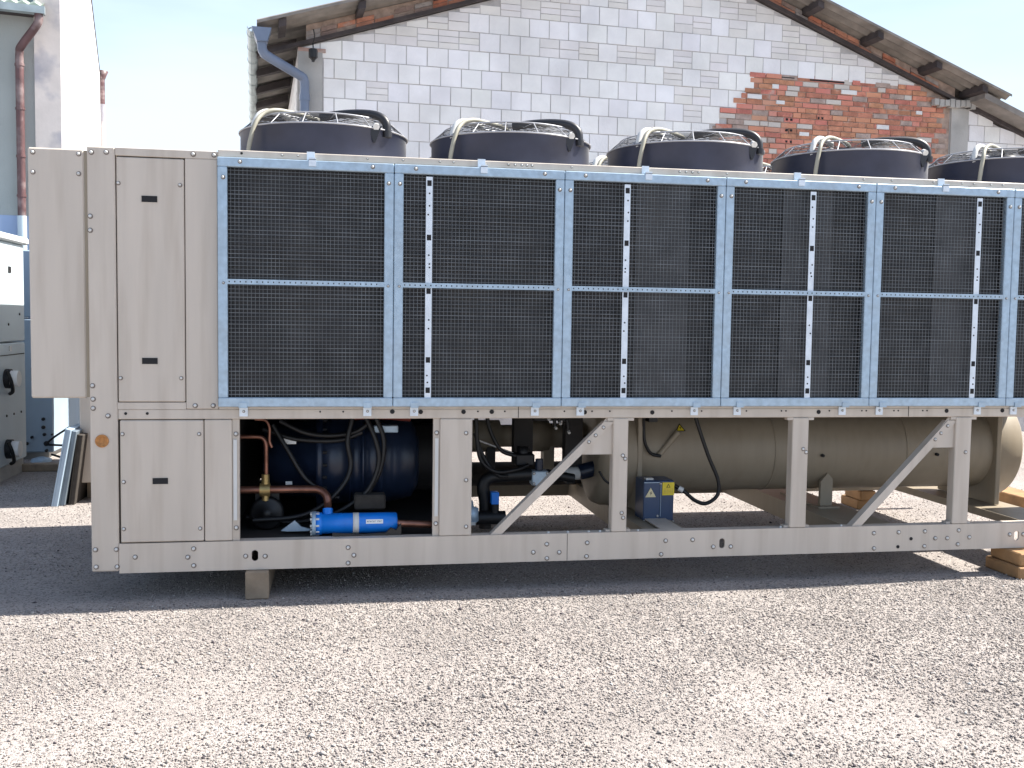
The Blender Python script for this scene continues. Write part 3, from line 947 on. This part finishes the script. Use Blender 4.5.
b = MB(); b.box(7.16, 7.18, .08, .62, .333, 1.03, tan, bev=.004); part(b, 'end_plate')
b = MB(); b.box(6.94, 7.18, .0, .07, 1.03, 1.10, tan, bev=.004); part(b, 'rail_extension')
# post feet tabs
for x0, x1 in ((3.684, 3.778), (4.838, 4.945), (5.957, 6.068)):
    b = MB()
    for xx in (x0 - .03, x1): b.box(xx, xx + .03, .02, .07, .333, .345, tan)
    b.box(x0 - .035, x1 + .035, .008, .05, 1.01, 1.026, tan)
    part(b, "post_tab")
# diagonal braces with gussets
def brace(x0, z0, x1, z1, gx0, gz, px):
    b = MB()
    dx, dz = x1 - x0, z1 - z0
    wb = .066
    b.prism([(x0, z0), (x0 + wb, z0), (x1 + wb, z1), (x1, z1)], .012, .018, tan)
    b.prism([(x0, z0), (x0 + .012, z0), (x1 + .012, z1), (x1, z1)], .018, .07, tan)
    part(b, "diagonal_brace")
    b = MB(); b.prism([(gx0, gz), (px, gz), (px, 1.026), (px - .04, 1.026), ], .022, .030, tan)
    for t in (.82, .88, .95):
        q = (x0 + dx * t, z0 + dz * t); b.bolt(q[0] + .03, q[1], .012, .009)
    part(b, "gusset_plate")
brace(2.945, .333, 3.628, 1.003, 3.47, .805, 3.684)
brace(5.262, .333, 5.905, 1.003, 5.75, .828, 5.957)
# coil guard frames
XB = [1.392, 2.360, 3.350, 4.343, 5.321, 6.273, 6.938]
STR = {1: 2.560, 2: 3.731, 3: 4.908, 4: 6.034}
ZB_, ZU = 1.100, 2.478
for i in range(6):
    x0, x1 = XB[i] + .0015, XB[i + 1] - .0015
    b = MB()
    w = .052; yf, yb = -.042, -.002
    b.box(x0, x1, yf, yb, ZB_, ZB_ + w, galv, bev=.004); b.box(x0, x1, yf, yb, ZU - w, ZU, galv, bev=.004)
    b.box(x0, x0 + w, yf + .001, yb, ZB_ + w, ZU - w, galv, bev=.004); b.box(x1 - w, x1, yf + .001, yb, ZB_ + w, ZU - w, galv, bev=.004)
    for bx in (x0 + .12, x1 - .12, x0 + .03): b.bolt(bx, ZU - .022 if bx != x0 + .03 else ZU - .11, yf, .009)
    b.bolt(x1 - .03, ZU - .11, yf + .001, .009); b.bolt(x0 + .03, 1.79, yf + .001, .006); b.bolt(x1 - .03, 1.79, yf + .001, .006)
    fr = part(b, "coil_guard")
    b = MB(); rr = .0011
    xa, xb = x0 + w - .004, x1 - w + .004; za, zb2 = ZB_ + w - .004, ZU - w + .004
    nx_ = int((xb - xa) / .0215); nz_ = int((zb2 - za) / .0215)
    for k in range(1, nx_):
        x = xa + (xb - xa) * k / nx_ + rnd.uniform(-.0012, .0012)
        b.box(x - rr, x + rr, -.026, -.026 + 2 * rr, za, zb2, MT['wire'])
    for k in range(1, nz_):
        z = za + (zb2 - za) * k / nz_ + rnd.uniform(-.0012, .0012)
        r_ = rr * (1.6 if k % 5 == 2 or rnd.random() < .12 else 1.0)
        b.box(xa, xb, -.0285, -.0285 + 2 * rr, z - r_, z + r_, MT['wire'])
    part(b, "wire_mesh", fr)
    b = MB(); zc = 1.797
    b.box(xa, xb, -.0395, -.0365, zc - .014, zc + .014, galv)
    for k in range(int((xb - xa) / .03)):
        b.box(xa + .01 + k * .03, xa + .016 + k * .03, -.0402, -.0395, zc - .004, zc + .004, MT['void'])
    part(b, "cross_bar", fr)
    if i in STR and i < 6:
        b = MB(); xs = STR[i]; hw = .0185
        if xs + hw < xb:
            b.box(xs - hw, xs + hw, -.0335, -.0295, ZB_ + w - .004, ZU - w - .012, MT['strip'])
            for z in (ZU - .10, 2.07, 1.765, 1.42 - .05, 1.195):
                b.box(xs - .0125, xs + .0125, -.0345, -.0335, z - .016, z + .016, MT['dark'])
            for z in (2.32, 2.25, 2.20, 1.97, 1.92, 1.60, 1.55, 1.28, 1.24, 1.90):
                b.lathe([(0, .005), (-.0015, .005), (-.0015, .0001)], (xs + rnd.uniform(-.006, .008), -.0335, z), 'y', MT['dark'], 8, False)
            part(b, "perforated_strip", fr)
    # clips
    for xc in [1.527, 2.217, 2.485, 3.199, 3.475, 4.189, 4.466, 5.162, 5.414, 6.099, 6.357]:
        if x0 < xc < x1:
            b = MB(); b.box(xc - .023, xc + .023, -.006, .004, 1.043, 1.094, MT['strip']); b.box(xc - .023, xc + .023, -.048, -.0425, 1.099, 1.125, galv); b.box(xc - .023, xc + .023, -.048, -.004, 1.0945, 1.0985, galv); b.bolt(xc, 1.072, -.006, .006)
            part(b, "clip", fr)
    for xc in [1.9, 2.866, 3.849, 4.816, 5.78]:
        if x0 < xc < x1:
            b = MB(); b.box(xc - .026, xc + .018, -.010, -.001, 2.484, 2.53, MT['strip']); b.box(xc - .014, xc + .026, -.050, -.0425, 2.445, 2.492, MT['strip']); b.box(xc - .014, xc + .026, -.05, -.004, 2.480, 2.4835, galv)
            part(b, "clip", fr)
    # coil fins behind the guard
    c = MB()
    c.box(x0 + .02, x1 - .02, .03, .05, 1.105, 2.48, MT['fin'])
    nt_ = 34
    for k in range(nt_):
        z = 1.12 + (2.46 - 1.12) * k / (nt_ - 1)
        c.box(x0 + .02, x1 - .02, .022, .030, z - .006, z + .006, MT['fin'])
    if i >= 2:
        xq = x0 + (.40 if i % 2 else .46) * (x1 - x0)
        c.box(xq, xq + .33, .016, .0215, 1.11, 2.47, MT['fin2'])
    c.box(x0 + .02, x0 + .05, .0, .03, 1.105, 2.48, MT['dark']); c.box(x1 - .05, x1 - .02, .0, .03, 1.105, 2.48, MT['dark'])
    part(c, "coil")
# body: deck, rear and end panels
b = MB(); b.box(.708, XE, .10, DEP, ZT - .02, ZT, tan); part(b, "top_deck")
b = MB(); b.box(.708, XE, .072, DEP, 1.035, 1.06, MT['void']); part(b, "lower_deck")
b = MB(); b.box(.708, XE, DEP - .03, DEP, 1.06, ZT - .02, tan); part(b, "rear_panel")
b = MB(); b.box(.708, .73, .12, DEP - .03, .34, ZT - .02, tan); b.box(XE - .02, XE, .10, DEP - .03, 1.06, ZT - .02, tan); part(b, "end_panel")
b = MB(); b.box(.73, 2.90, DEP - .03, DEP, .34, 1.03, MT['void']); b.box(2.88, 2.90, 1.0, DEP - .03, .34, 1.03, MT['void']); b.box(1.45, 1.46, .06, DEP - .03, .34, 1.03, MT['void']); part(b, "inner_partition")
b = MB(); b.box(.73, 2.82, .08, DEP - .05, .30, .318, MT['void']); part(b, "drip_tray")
# cross beams
def xbeam(x0, x1, z1=.315, z0=.18):
    b = MB(); b.box(x0, x1, .08, DEP - .06, z1 - .012, z1, MT['tan_shaded']); b.box(x0, x0 + .012, .08, DEP - .06, z0, z1 - .012, MT['tan_shaded']); part(b, "cross_beam")
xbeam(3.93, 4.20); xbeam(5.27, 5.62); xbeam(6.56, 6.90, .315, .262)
# sloping foot under junction box
b = MB(); b.box(4.02, 4.16, .03, .40, .322, .330, tan); part(b, "box_bracket")

# evaporator tank
ty, tz, tr = 1.0, .712, .302
tm = MT['tan_shaded']
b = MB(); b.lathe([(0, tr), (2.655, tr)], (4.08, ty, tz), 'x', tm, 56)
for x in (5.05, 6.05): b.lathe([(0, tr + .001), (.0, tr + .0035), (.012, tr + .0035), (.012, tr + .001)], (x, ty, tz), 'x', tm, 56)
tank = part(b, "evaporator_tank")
b = MB(); b.box(6.735, 6.772, .66, 1.36, .322, 1.03, tm, bev=.004); part(b, "end_plate", tank)
b = MB(); b.lathe([(0, .385), (.17, .385), (.195, .36), (.205, .30), (.21, .001)], (6.773, ty + .05, .72), 'x', tm, 56); part(b, "tank_head", tank)
b = MB(); b.box(4.045, 4.08, .66, 1.36, .32, 1.03, tm, bev=.004); part(b, "end_plate", tank)
b = MB(); b.lathe([(-.25, .001), (-.25, .30), (-.22, .37), (-.17, .39), (-.001, .39)], (4.045, ty + .05, .70), 'x', tm, 56); part(b, "tank_head", tank)
b = MB(); b.prism([(5.41, .33), (5.50, .33), (5.50, .52), (5.46, .56), (5.41, .50)], .72, .75, tm); b.box(5.38, 5.54, .68, 1.3, .316, .328, tm)
part(b, "support_foot", tank)
# warning sticker on tank
def tri_sticker(b, x, z, y, h, m, rim=None):
    w = h * .58
    b.prism([(x - w, z - h / 2), (x + w, z - h / 2), (x, z + h / 2)], y - .001, y, rim or m)
    b.prism([(x - w * .72, z - h * .42), (x + w * .72, z - h * .42), (x, z + h * .30)], y - .002, y - .0011, m)
    b.prism([(x + .10 * h, z + .15 * h), (x - .12 * h, z - .10 * h), (x + .01 * h, z - .08 * h), (x - .06 * h, z - .34 * h), (x + .15 * h, z - .02 * h), (x + .02 * h, z - .03 * h)], y - .003, y - .0021, MT['black'])
b = MB(); T = Matrix.Translation((4.37, ty - tr * math.cos(.62) - .004, tz + tr * math.sin(.62))) @ Matrix.Rotation(-.62, 4, 'X'); b.T = T
tri_sticker(b, 0, 0, 0, .062, MT['yellow'], MT['black']); part(b, "warning_sticker", tank)
for x in (5.40, 6.28):
    b = MB(); b.tube([(x, .70, .69), (x, .675, .69)], .011, MT['dark'], 8); part(b, "tank_plug", tank)
# heater sleeve and cable on the tank
b = MB(); b.tube([(4.20, .69, .70), (4.34, .70, .86)], .020, MT['tan_shaded'], 10); part(b, "sensor_sleeve", tank)
b = MB(); b.tube(smooth_path([(4.075, .62, 1.03), (4.083, .66, .91), (4.092, .66, .80), (4.14, .67, .72), (4.21, .67, .70)]), .011, MT['black'], 8); part(b, "sensor_cable", tank)
b = MB(); b.box(4.10, 4.16, .60, .68, .94, 1.0, MT['black']); part(b, "sensor_plug", tank)
b = MB(); b.tube(smooth_path([(4.36, .45, 1.03), (4.379, .45, .955), (4.462, .45, .735), (4.536, .45, .568), (4.535, .45, .468), (4.456, .44, .415), (4.373, .43, .437), (4.288, .43, .505), (4.235, .45, .535)]), .013, MT['black'], 10)
b.tube([(4.288, .43, .505), (4.26, .44, .52)], .018, MT['bolt'], 8)
part(b, "power_cable")

# junction box
b = MB()
b.box(4.014, 4.222, .42, .60, .300, .575, MT['jbox'], bev=.006)
b.box(4.012, 4.125, .408, .42, .305, .572, MT['jbox'], bev=.004)
b.box(4.128, 4.1305, .41, .42, .34, .56, MT['galv']); b.box(4.014, 4.12, .404, .408, .562, .566, MT['galv'])
for x, z in ((4.125, .556), (4.108, .345), (4.216, .308), (4.018, .312)): b.bolt(x, z, .408, .007)
b.box(4.04, 4.09, .45, .5, .575, .585, MT['bolt'])
jb = part(b, "junction_box")
b = MB(); tri_sticker(b, 4.058, .500, .404, .062, MT['cream'], MT['cream']); part(b, "warning_triangle", jb)
b = MB(); b.box(4.142, 4.222, .4165, .4195, .478, .562, MT['yellow'])
b.prism([(4.168, .528), (4.196, .528), (4.182, .554)], .4155, .4164, MT['black'])
b.prism([(4.174, .531), (4.190, .531), (4.182, .546)], .4145, .4154, MT['yellow'])
for k in range(4):
    z = .518 - k * .009
    for q in range(6):
        x = 4.150 + q * .011; b.box(x, x + rnd.uniform(.006, .009), .4155, .4164, z, z + .003, MT['brass'])
part(b, "yellow_notice", jb)

# compressor
cm = MT['comp']
b = MB(); cyc, czc = .72, .70
b.lathe([(0, .001), (0, .235), (.0, .245), (.32, .245), (.32, .31), (.36, .31), (.36, .285), (.52, .285), (.52, .30), (.535, .30), (.535, .285), (.60, .285), (.60, .30), (.615, .30), (.615, .285), (.70, .285), (.70, .305), (.73, .305), (.73, .285), (.80, .28), (.92, .25), (.96, .18), (.97, .001)], (1.60, cyc, czc), 'x', cm, 48)
comp = part(b, "compressor")
b = MB()
for k in range(24):
    w = 2 * PI * k / 24
    b.tube([(1.955, cyc + .297 * math.cos(w), czc + .297 * math.sin(w)), (1.985, cyc + .297 * math.cos(w), czc + .297 * math.sin(w))], .010, MT['dark'], 6)
part(b, "flange_bolts", comp)
b = MB(); b.lathe([(0, .10), (-.05, .10), (-.06, .085), (-.06, .03), (-.075, .03), (-.075, .001)], (1.63, .40, .42), 'y', MT['black'], 24); b.box(1.56, 1.70, .40, .50, .33, .55, MT['black']); part(b, "end_cap", comp)
b = MB(); b.box(1.71, 1.80, .44, .445, .83, .87, MT['white']); b.box(1.735, 1.775, .465, .47, .575, .595, MT['white']); part(b, "nameplate", comp)
b = MB(); b.box(2.27, 2.42, .40, .46, .90, .945, MT['galv'], bev=.005); part(b, "terminal_box", comp)
b = MB(); b.tube(smooth_path([(2.15, .5, 1.0), (2.3, .48, 1.005), (2.5, .5, .99)]), .03, MT['redbrown'], 10); part(b, "red_pipe")
# right-hand compressor flange seen dark
b = MB(); b.lathe([(0, .001), (0, .26), (.03, .26), (.03, .22), (.25, .22), (.25, .001)], (2.46, .78, .70), 'x', MT['black'], 32)
for z in (.80, .74, .62, .56): b.tube([(2.45, .53, z), (2.46, .53, z)], .010, MT['bolt'], 6)
part(b, "coupling_flange")
# copper pipes
b = MB()
b.tube(smooth_path([(1.475, .35, .886), (1.56, .35, .887), (1.603, .35, .880), (1.622, .35, .85), (1.626, .35, .80), (1.626, .35, .64)], 6), .014, MT['copper'], 10)
b.tube(smooth_path([(1.56, .36, .99), (1.62, .36, .985), (1.645, .36, .94), (1.645, .36, .86), (1.66, .36, .82)], 6), .010, MT['copper'], 8)
part(b, "small_copper_pipe")
b = MB()
b.tube([(1.474, .35, .566), (1.60, .35, .566)], .024, MT['copper'], 12)
b.tube(smooth_path([(1.64, .35, .566), (1.88, .34, .566), (1.945, .33, .560), (1.985, .30, .53), (1.993, .27, .48), (1.993, .21, .44), (1.993, .16, .40)], 6), .024, MT['copper'], 12)
cpx = part(b, "copper_pipe")
b = MB(); b.tube([(1.59, .35, .566), (1.65, .35, .566)], .042, MT['brass'], 10); b.tube([(1.622, .35, .59), (1.622, .35, .66)], .024, MT['brass'], 8); b.tube([(1.622, .35, .54), (1.622, .35, .50)], .022, MT['brass'], 8); part(b, "brass_valve", cpx)
# blue filter drier
b = MB()
b.lathe([(0, .001), (0, .066), (.035, .066), (.035, .060), (.42, .060), (.47, .058), (.475, .05), (.48, .001)], (1.925, .15, .392), 'x', MT['blue'], 28)
b.tube([(1.993, .15, .40), (1.993, .18, .475)], .030, MT['blue'], 12)
fd = part(b, "filter_drier")
b = MB(); b.lathe([(-.022, .001), (-.022, .074), (0, .074), (0, .001)], (1.925, .15, .392), 'x', MT['galv'], 20)
for k in range(10):
    w = 2 * PI * k / 10; b.tube([(1.893, .15 + .062 * math.cos(w), .392 + .062 * math.sin(w)), (1.945, .15 + .062 * math.cos(w), .392 + .062 * math.sin(w))], .008, MT['bolt'], 6)
part(b, "bolted_flange", fd)
b = MB(); b.lathe([(0, .0605), (0, .0615), (.035, .0615), (.035, .0605)], (2.14, .15, .392), 'x', MT['gasket'], 28); part(b, "grey_band", fd)
b = MB()
def lab(x0, x1, a0, a1, r, m):
    vs = []
    for x in (x0, x1):
        for k in range(5):
            a = a0 + (a1 - a0) * k / 4; vs.append((x, .15 - r * math.cos(a), .392 + r * math.sin(a)))
    b.add(vs, [(k, k + 1, k + 6, k + 5) for k in range(4)], m)
lab(2.215, 2.315, .10, .52, .0612, MT['white'])
for q in range(10):
    if q == 6: continue
    x = 2.222 + q * .0088
    lab(x, x + .0022, .24, .38, .0616, MT['jbox']); lab(x, x + .006, .355 if q % 2 else .30, .38 if q % 2 else .325, .0616, MT['jbox'])
part(b, "label", fd)
b = MB(); b.tube([(2.40, .15, .385), (2.62, .15, .372), (2.70, .16, .37)], .022, MT['copper'], 10); part(b, "outlet_pipe", fd)
b = MB()
b.prism([(2.02, .334), (2.42, .334), (2.42, .40), (2.39, .36), (2.36, .375), (2.33, .345), (2.2, .338), (2.02, .35)], .06, .09, MT['foam'])
part(b, 'foam_insulation'); b = MB(); b.box(2.15, 2.34, .30, .42, .44, .53, MT['foam'], bev=.01)
part(b, "foam_insulation")
b = MB(); b.prism([(1.72, .34), (1.80, .40), (1.84, .36), (1.90, .345), (1.88, .335), (1.76, .335)], .22, .24, MT['galv']); part(b, "loose_bracket")
# hoses
hz = [
    [(1.66, .42, .95), (1.75, .40, .80), (1.86, .40, .62), (2.0, .40, .52), (2.06, .40, .50)],
    [(2.14, .40, 1.0), (2.11, .38, .85), (2.13, .38, .70), (2.08, .36, .58), (1.95, .33, .46), (1.80, .33, .40), (1.55, .33, .385)],
    [(2.22, .38, 1.0), (2.28, .36, .86), (2.30, .36, .72), (2.24, .36, .56), (2.12, .35, .46), (2.0, .34, .40)],
    [(2.28, .38, 1.0), (2.33, .37, .86), (2.31, .37, .68), (2.22, .37, .50)],
    [(1.50, .45, .38), (1.75, .42, .35), (1.95, .40, .37)],
    [(1.70, .46, .97), (1.85, .44, .90), (2.0, .44, .88), (2.15, .44, .90), (2.25, .44, .96)],
    [(1.60, .46, .92), (1.80, .44, .86), (2.05, .44, .85), (2.2, .44, .90)],
]
for p in hz:
    b = MB(); b.tube(smooth_path(p, 7), .015, MT['black'], 8); part(b, "hose")

# second bay: oil separator, valves, pipes
b = MB(); b.lathe([(0, .001), (0, .10), (.01, .115), (.24, .115), (.24, .08), (.36, .08), (.36, .115), (.60, .115), (.60, .09), (.72, .09), (.72, .12), (1.0, .12), (1.0, .001)], (2.96, 1.3, .772), 'x', tm, 30); part(b, "oil_separator")
for q in ((3.10, 3.16, 1.2, 1.3, .55, .70, MT['black']), (3.52, 3.60, 1.25, 1.35, .5, .7, tm), (3.66, 3.72, 1.1, 1.2, .45, .75, MT['black'])):
    b = MB(); b.box(*q); part(b, "separator_bracket")
b = MB(); b.tube(smooth_path([(3.0, .6, .25), (3.0, .6, .42), (2.985, .6, .52), (3.02, .6, .575), (3.10, .6, .59), (3.30, .6, .60)], 6), .042, MT['black'], 14); part(b, "insulated_pipe")
b = MB(); b.box(3.30, 3.41, .55, .65, .53, .625, MT['galv'], bev=.006); b.tube([(3.355, .6, .62), (3.355, .6, .70)], .026, MT['comp'], 12)
for x, z in ((3.31, .545), (3.40, .545), (3.31, .612), (3.40, .612)): b.bolt(x, z, .55, .008)
vb = part(b, "valve_body")
b = MB(); b.box(3.20, 3.33, .62, .74, .65, .73, MT['black'], bev=.01); b.lathe([(0, .04), (.04, .04), (.04, .001)], (3.26, .68, .73), 'z', MT['black'], 12); part(b, "actuator", vb)
b = MB(); b.tube([(3.41, .62, .60), (3.60, .65, .56)], .03, MT['black'], 12); part(b, "suction_pipe"); b = MB(); b.tube([(3.58, .9, .555), (3.70, .9, .555)], .045, MT['gasket'], 14); b.tube([(3.70, .9, .56), (3.86, .9, .60)], .055, MT['comp'], 14); part(b, "discharge_pipe")
b = MB(); b.box(3.025, 3.075, .50, .56, .42, .50, MT['blue'], bev=.004); b.tube([(3.05, .53, .42), (3.05, .53, .36)], .03, MT['black'], 10); b.tube([(2.93, .53, .33), (3.12, .53, .33)], .045, MT['black'], 12); part(b, "blue_cap_valve")
b = MB(); b.lathe([(-.05, .04), (-.04, .05), (.04, .05), (.05, .02), (.09, .012), (.09, .001)], (2.885, .45, .37), 'z', MT['galv'], 14); b.box(2.86, 2.91, .40, .46, .31, .33, MT['bolt']); part(b, "gauge_fitting")
for p in ([(2.92, .5, .98), (2.93, .5, .82), (2.96, .5, .70), (3.06, .52, .63), (3.2, .55, .64), (3.28, .6, .66)],
          [(3.0, .6, 1.0), (3.03, .6, .88), (3.10, .6, .76), (3.20, .6, .72)],
          [(2.92, .55, .88), (2.98, .55, .72), (3.08, .55, .60), (3.22, .6, .61)]):
    b = MB(); b.tube(smooth_path(p, 7), .013, MT['black'], 8); part(b, "hose")
b = MB(); b.tube([(2.98, .8, .80), (3.25, .8, .70)], .006, MT['bolt'], 6); part(b, "capillary_tube")
for x, z in ((3.47, .9), (3.50, .93), (3.56, .87), (3.42, .96)):
    b = MB(); b.tube([(x, .7, z + .08), (x + .01, .7, z)], .012, MT['black'], 6); b.tube([(x + .01, .7, z + .002), (x + .014, .68, z - .01)], .010, MT['bolt'], 6); part(b, "solenoid_valve")
b = MB(); b.box(3.38, 3.62, .9, 1.0, .92, 1.02, MT['black']); part(b, "valve_block")
b = MB(); b.box(3.24, 3.37, .9, 1.0, .62, 1.02, MT['void']); part(b, "valve_bracket")
b = MB(); b.box(3.60, 3.72, .9, 1.0, .60, 1.02, MT['void']); part(b, "valve_bracket")
b = MB(); b.tube([(2.9, 1.95, .395), (4.04, 1.95, .395)], .095, MT['foam'], 16); part(b, "liquid_line")
b = MB(); b.box(2.903, 3.02, 1.8, 1.9, .40, .72, MT['void']); part(b, "rear_bracket")
b = MB(); b.tube(smooth_path([(3.86, .55, .78), (3.87, .55, .62), (3.84, .55, .54), (3.79, .55, .56), (3.75, .55, .62)]), .008, MT['black'], 6); part(b, "hose")

# ------------------------------------------------------------------ fans
FR = .502
def build_fan_proto():
    z0 = ZT
    b = MB()
    b.lathe([(0, FR), (.205, FR), (.207, FR + .004), (.222, FR + .004), (.224, FR - .008), (.20, FR - .012), (0, FR - .014)], (0, 0, 0), 'z', MT['fan'], 80)
    cowl = b.build("fan_cowl", ch)
    g = MB()
    def ring(r, z, rad_, m, n=64):
        g.tube([(r * math.cos(2 * PI * k / n), r * math.sin(2 * PI * k / n), z) for k in range(n + 1)], rad_, m, 6, caps=False)
    ring(FR + .008, .215, .0045, MT['chrome']); 
    for k in range(6): ring(FR - .006 - k * .010, .228 + k * .0085, .0016, MT['grillebase'])
    ring(FR - .075, .288, .005, MT['chrome'])
    for k in range(7): ring(FR - .12 - k * .05, .291 + k * .001, .0014, MT['grillebase'], 40)
    for k in range(16):
        w = 2 * PI * (k + .4) / 16; c_, s_ = math.cos(w), math.sin(w)
        g.tube([((FR + .008) * c_, (FR + .008) * s_, .215), ((FR - .075) * c_, (FR - .075) * s_, .288), (.12 * c_, .12 * s_, .297)], .0036, MT['chrome'], 6)
    gr = g.build("fan_grille", cowl)
    h = MB()
    h.lathe([(.0, .001), (0, .11), (.18, .11), (.2, .09), (.2, .001)], (0, 0, .10), 'z', MT['grillebase'], 24)
    h.build("fan_motor", cowl)
    bl = MB()
    for k in range(6):
        w0 = 2 * PI * k / 6
        vs = []
        for i in range(6):
            rr = .10 + (FR - .14) * i / 5
            for (dw, dz) in ((-.22, .06), (.22, -.04)):
                w = w0 + dw * (.9 if i else .6) + i * .03
                vs.append((rr * math.cos(w), rr * math.sin(w), .13 + dz))
        vs2 = [(a, c2, z + .004) for a, c2, z in vs]
        fs = [(2 * i, 2 * i + 1, 2 * i + 3, 2 * i + 2) for i in range(5)]
        bl.add(vs + vs2, fs + [tuple(q + 12 for q in f) for f in fs] + [(2 * i, 2 * i + 2, 2 * i + 14, 2 * i + 12) for i in range(5)], MT['blade'])
    bl.build("fan_blades", cowl)
    s_ = MB()
    s_.tube(smooth_path([(-.43, -.37, .0), (-.42, -.37, .10), (-.39, -.35, .22), (-.35, -.31, .285), (-.29, -.27, .318), (-.2, -.2, .325), (-.05, -.08, .315), (0, 0, .30)], 7), .013, MT['strap'], 10)
    s_.build("cable_conduit", cowl)
    s2 = MB()
    s2.tube(smooth_path([(-.40, -.28, .20), (-.40, -.27, .235), (-.375, -.25, .29), (-.33, -.22, .318), (-.27, -.18, .318), (-.20, -.14, .30)], 7), .018, MT['gasket'], 10)
    s2.build("sunlit_hose_loop", cowl)  # second hose loop, coloured white to paint its sunlit highlight
    k_ = MB()
    k_.tube(smooth_path([(-.02, -.20, .305), (.12, -.26, .318), (.24, -.30, .318), (.32, -.33, .30), (.36, -.345, .26), (.365, -.35, .20)], 7), .025, MT['grillebase'], 12)
    k_.tube([(.365, -.355, .21), (.365, -.355, .175)], .030, MT['grillebase'], 10)
    k_.prism([(.25, .225), (.33, .225), (.295, .13), (.285, .13)], -.425, -.41, MT['grillebase'])  # dark pointed wedge, bracket with its shadow on the cowl painted in
    k_.tube([(.30, -.40, .23), (.30, -.43, .22)], .02, MT['bolt'], 8)
    k_.build("cable_gland_elbow", cowl)
    return cowl
proto = build_fan_proto()
FX = [1.965, 3.130, 4.295, 5.460, 6.615]
def copy_tree(o, parent):
    c = o.copy(); S.collection.objects.link(c); c.parent = parent
    for chd in list(o.children): copy_tree(chd, c)
    return c
first = True
for y in (.58, 1.68):
    for x in FX:
        f_ = proto if first else copy_tree(proto, ch)
        first = False
        f_.location = (x - .71, y, ZT - .018)
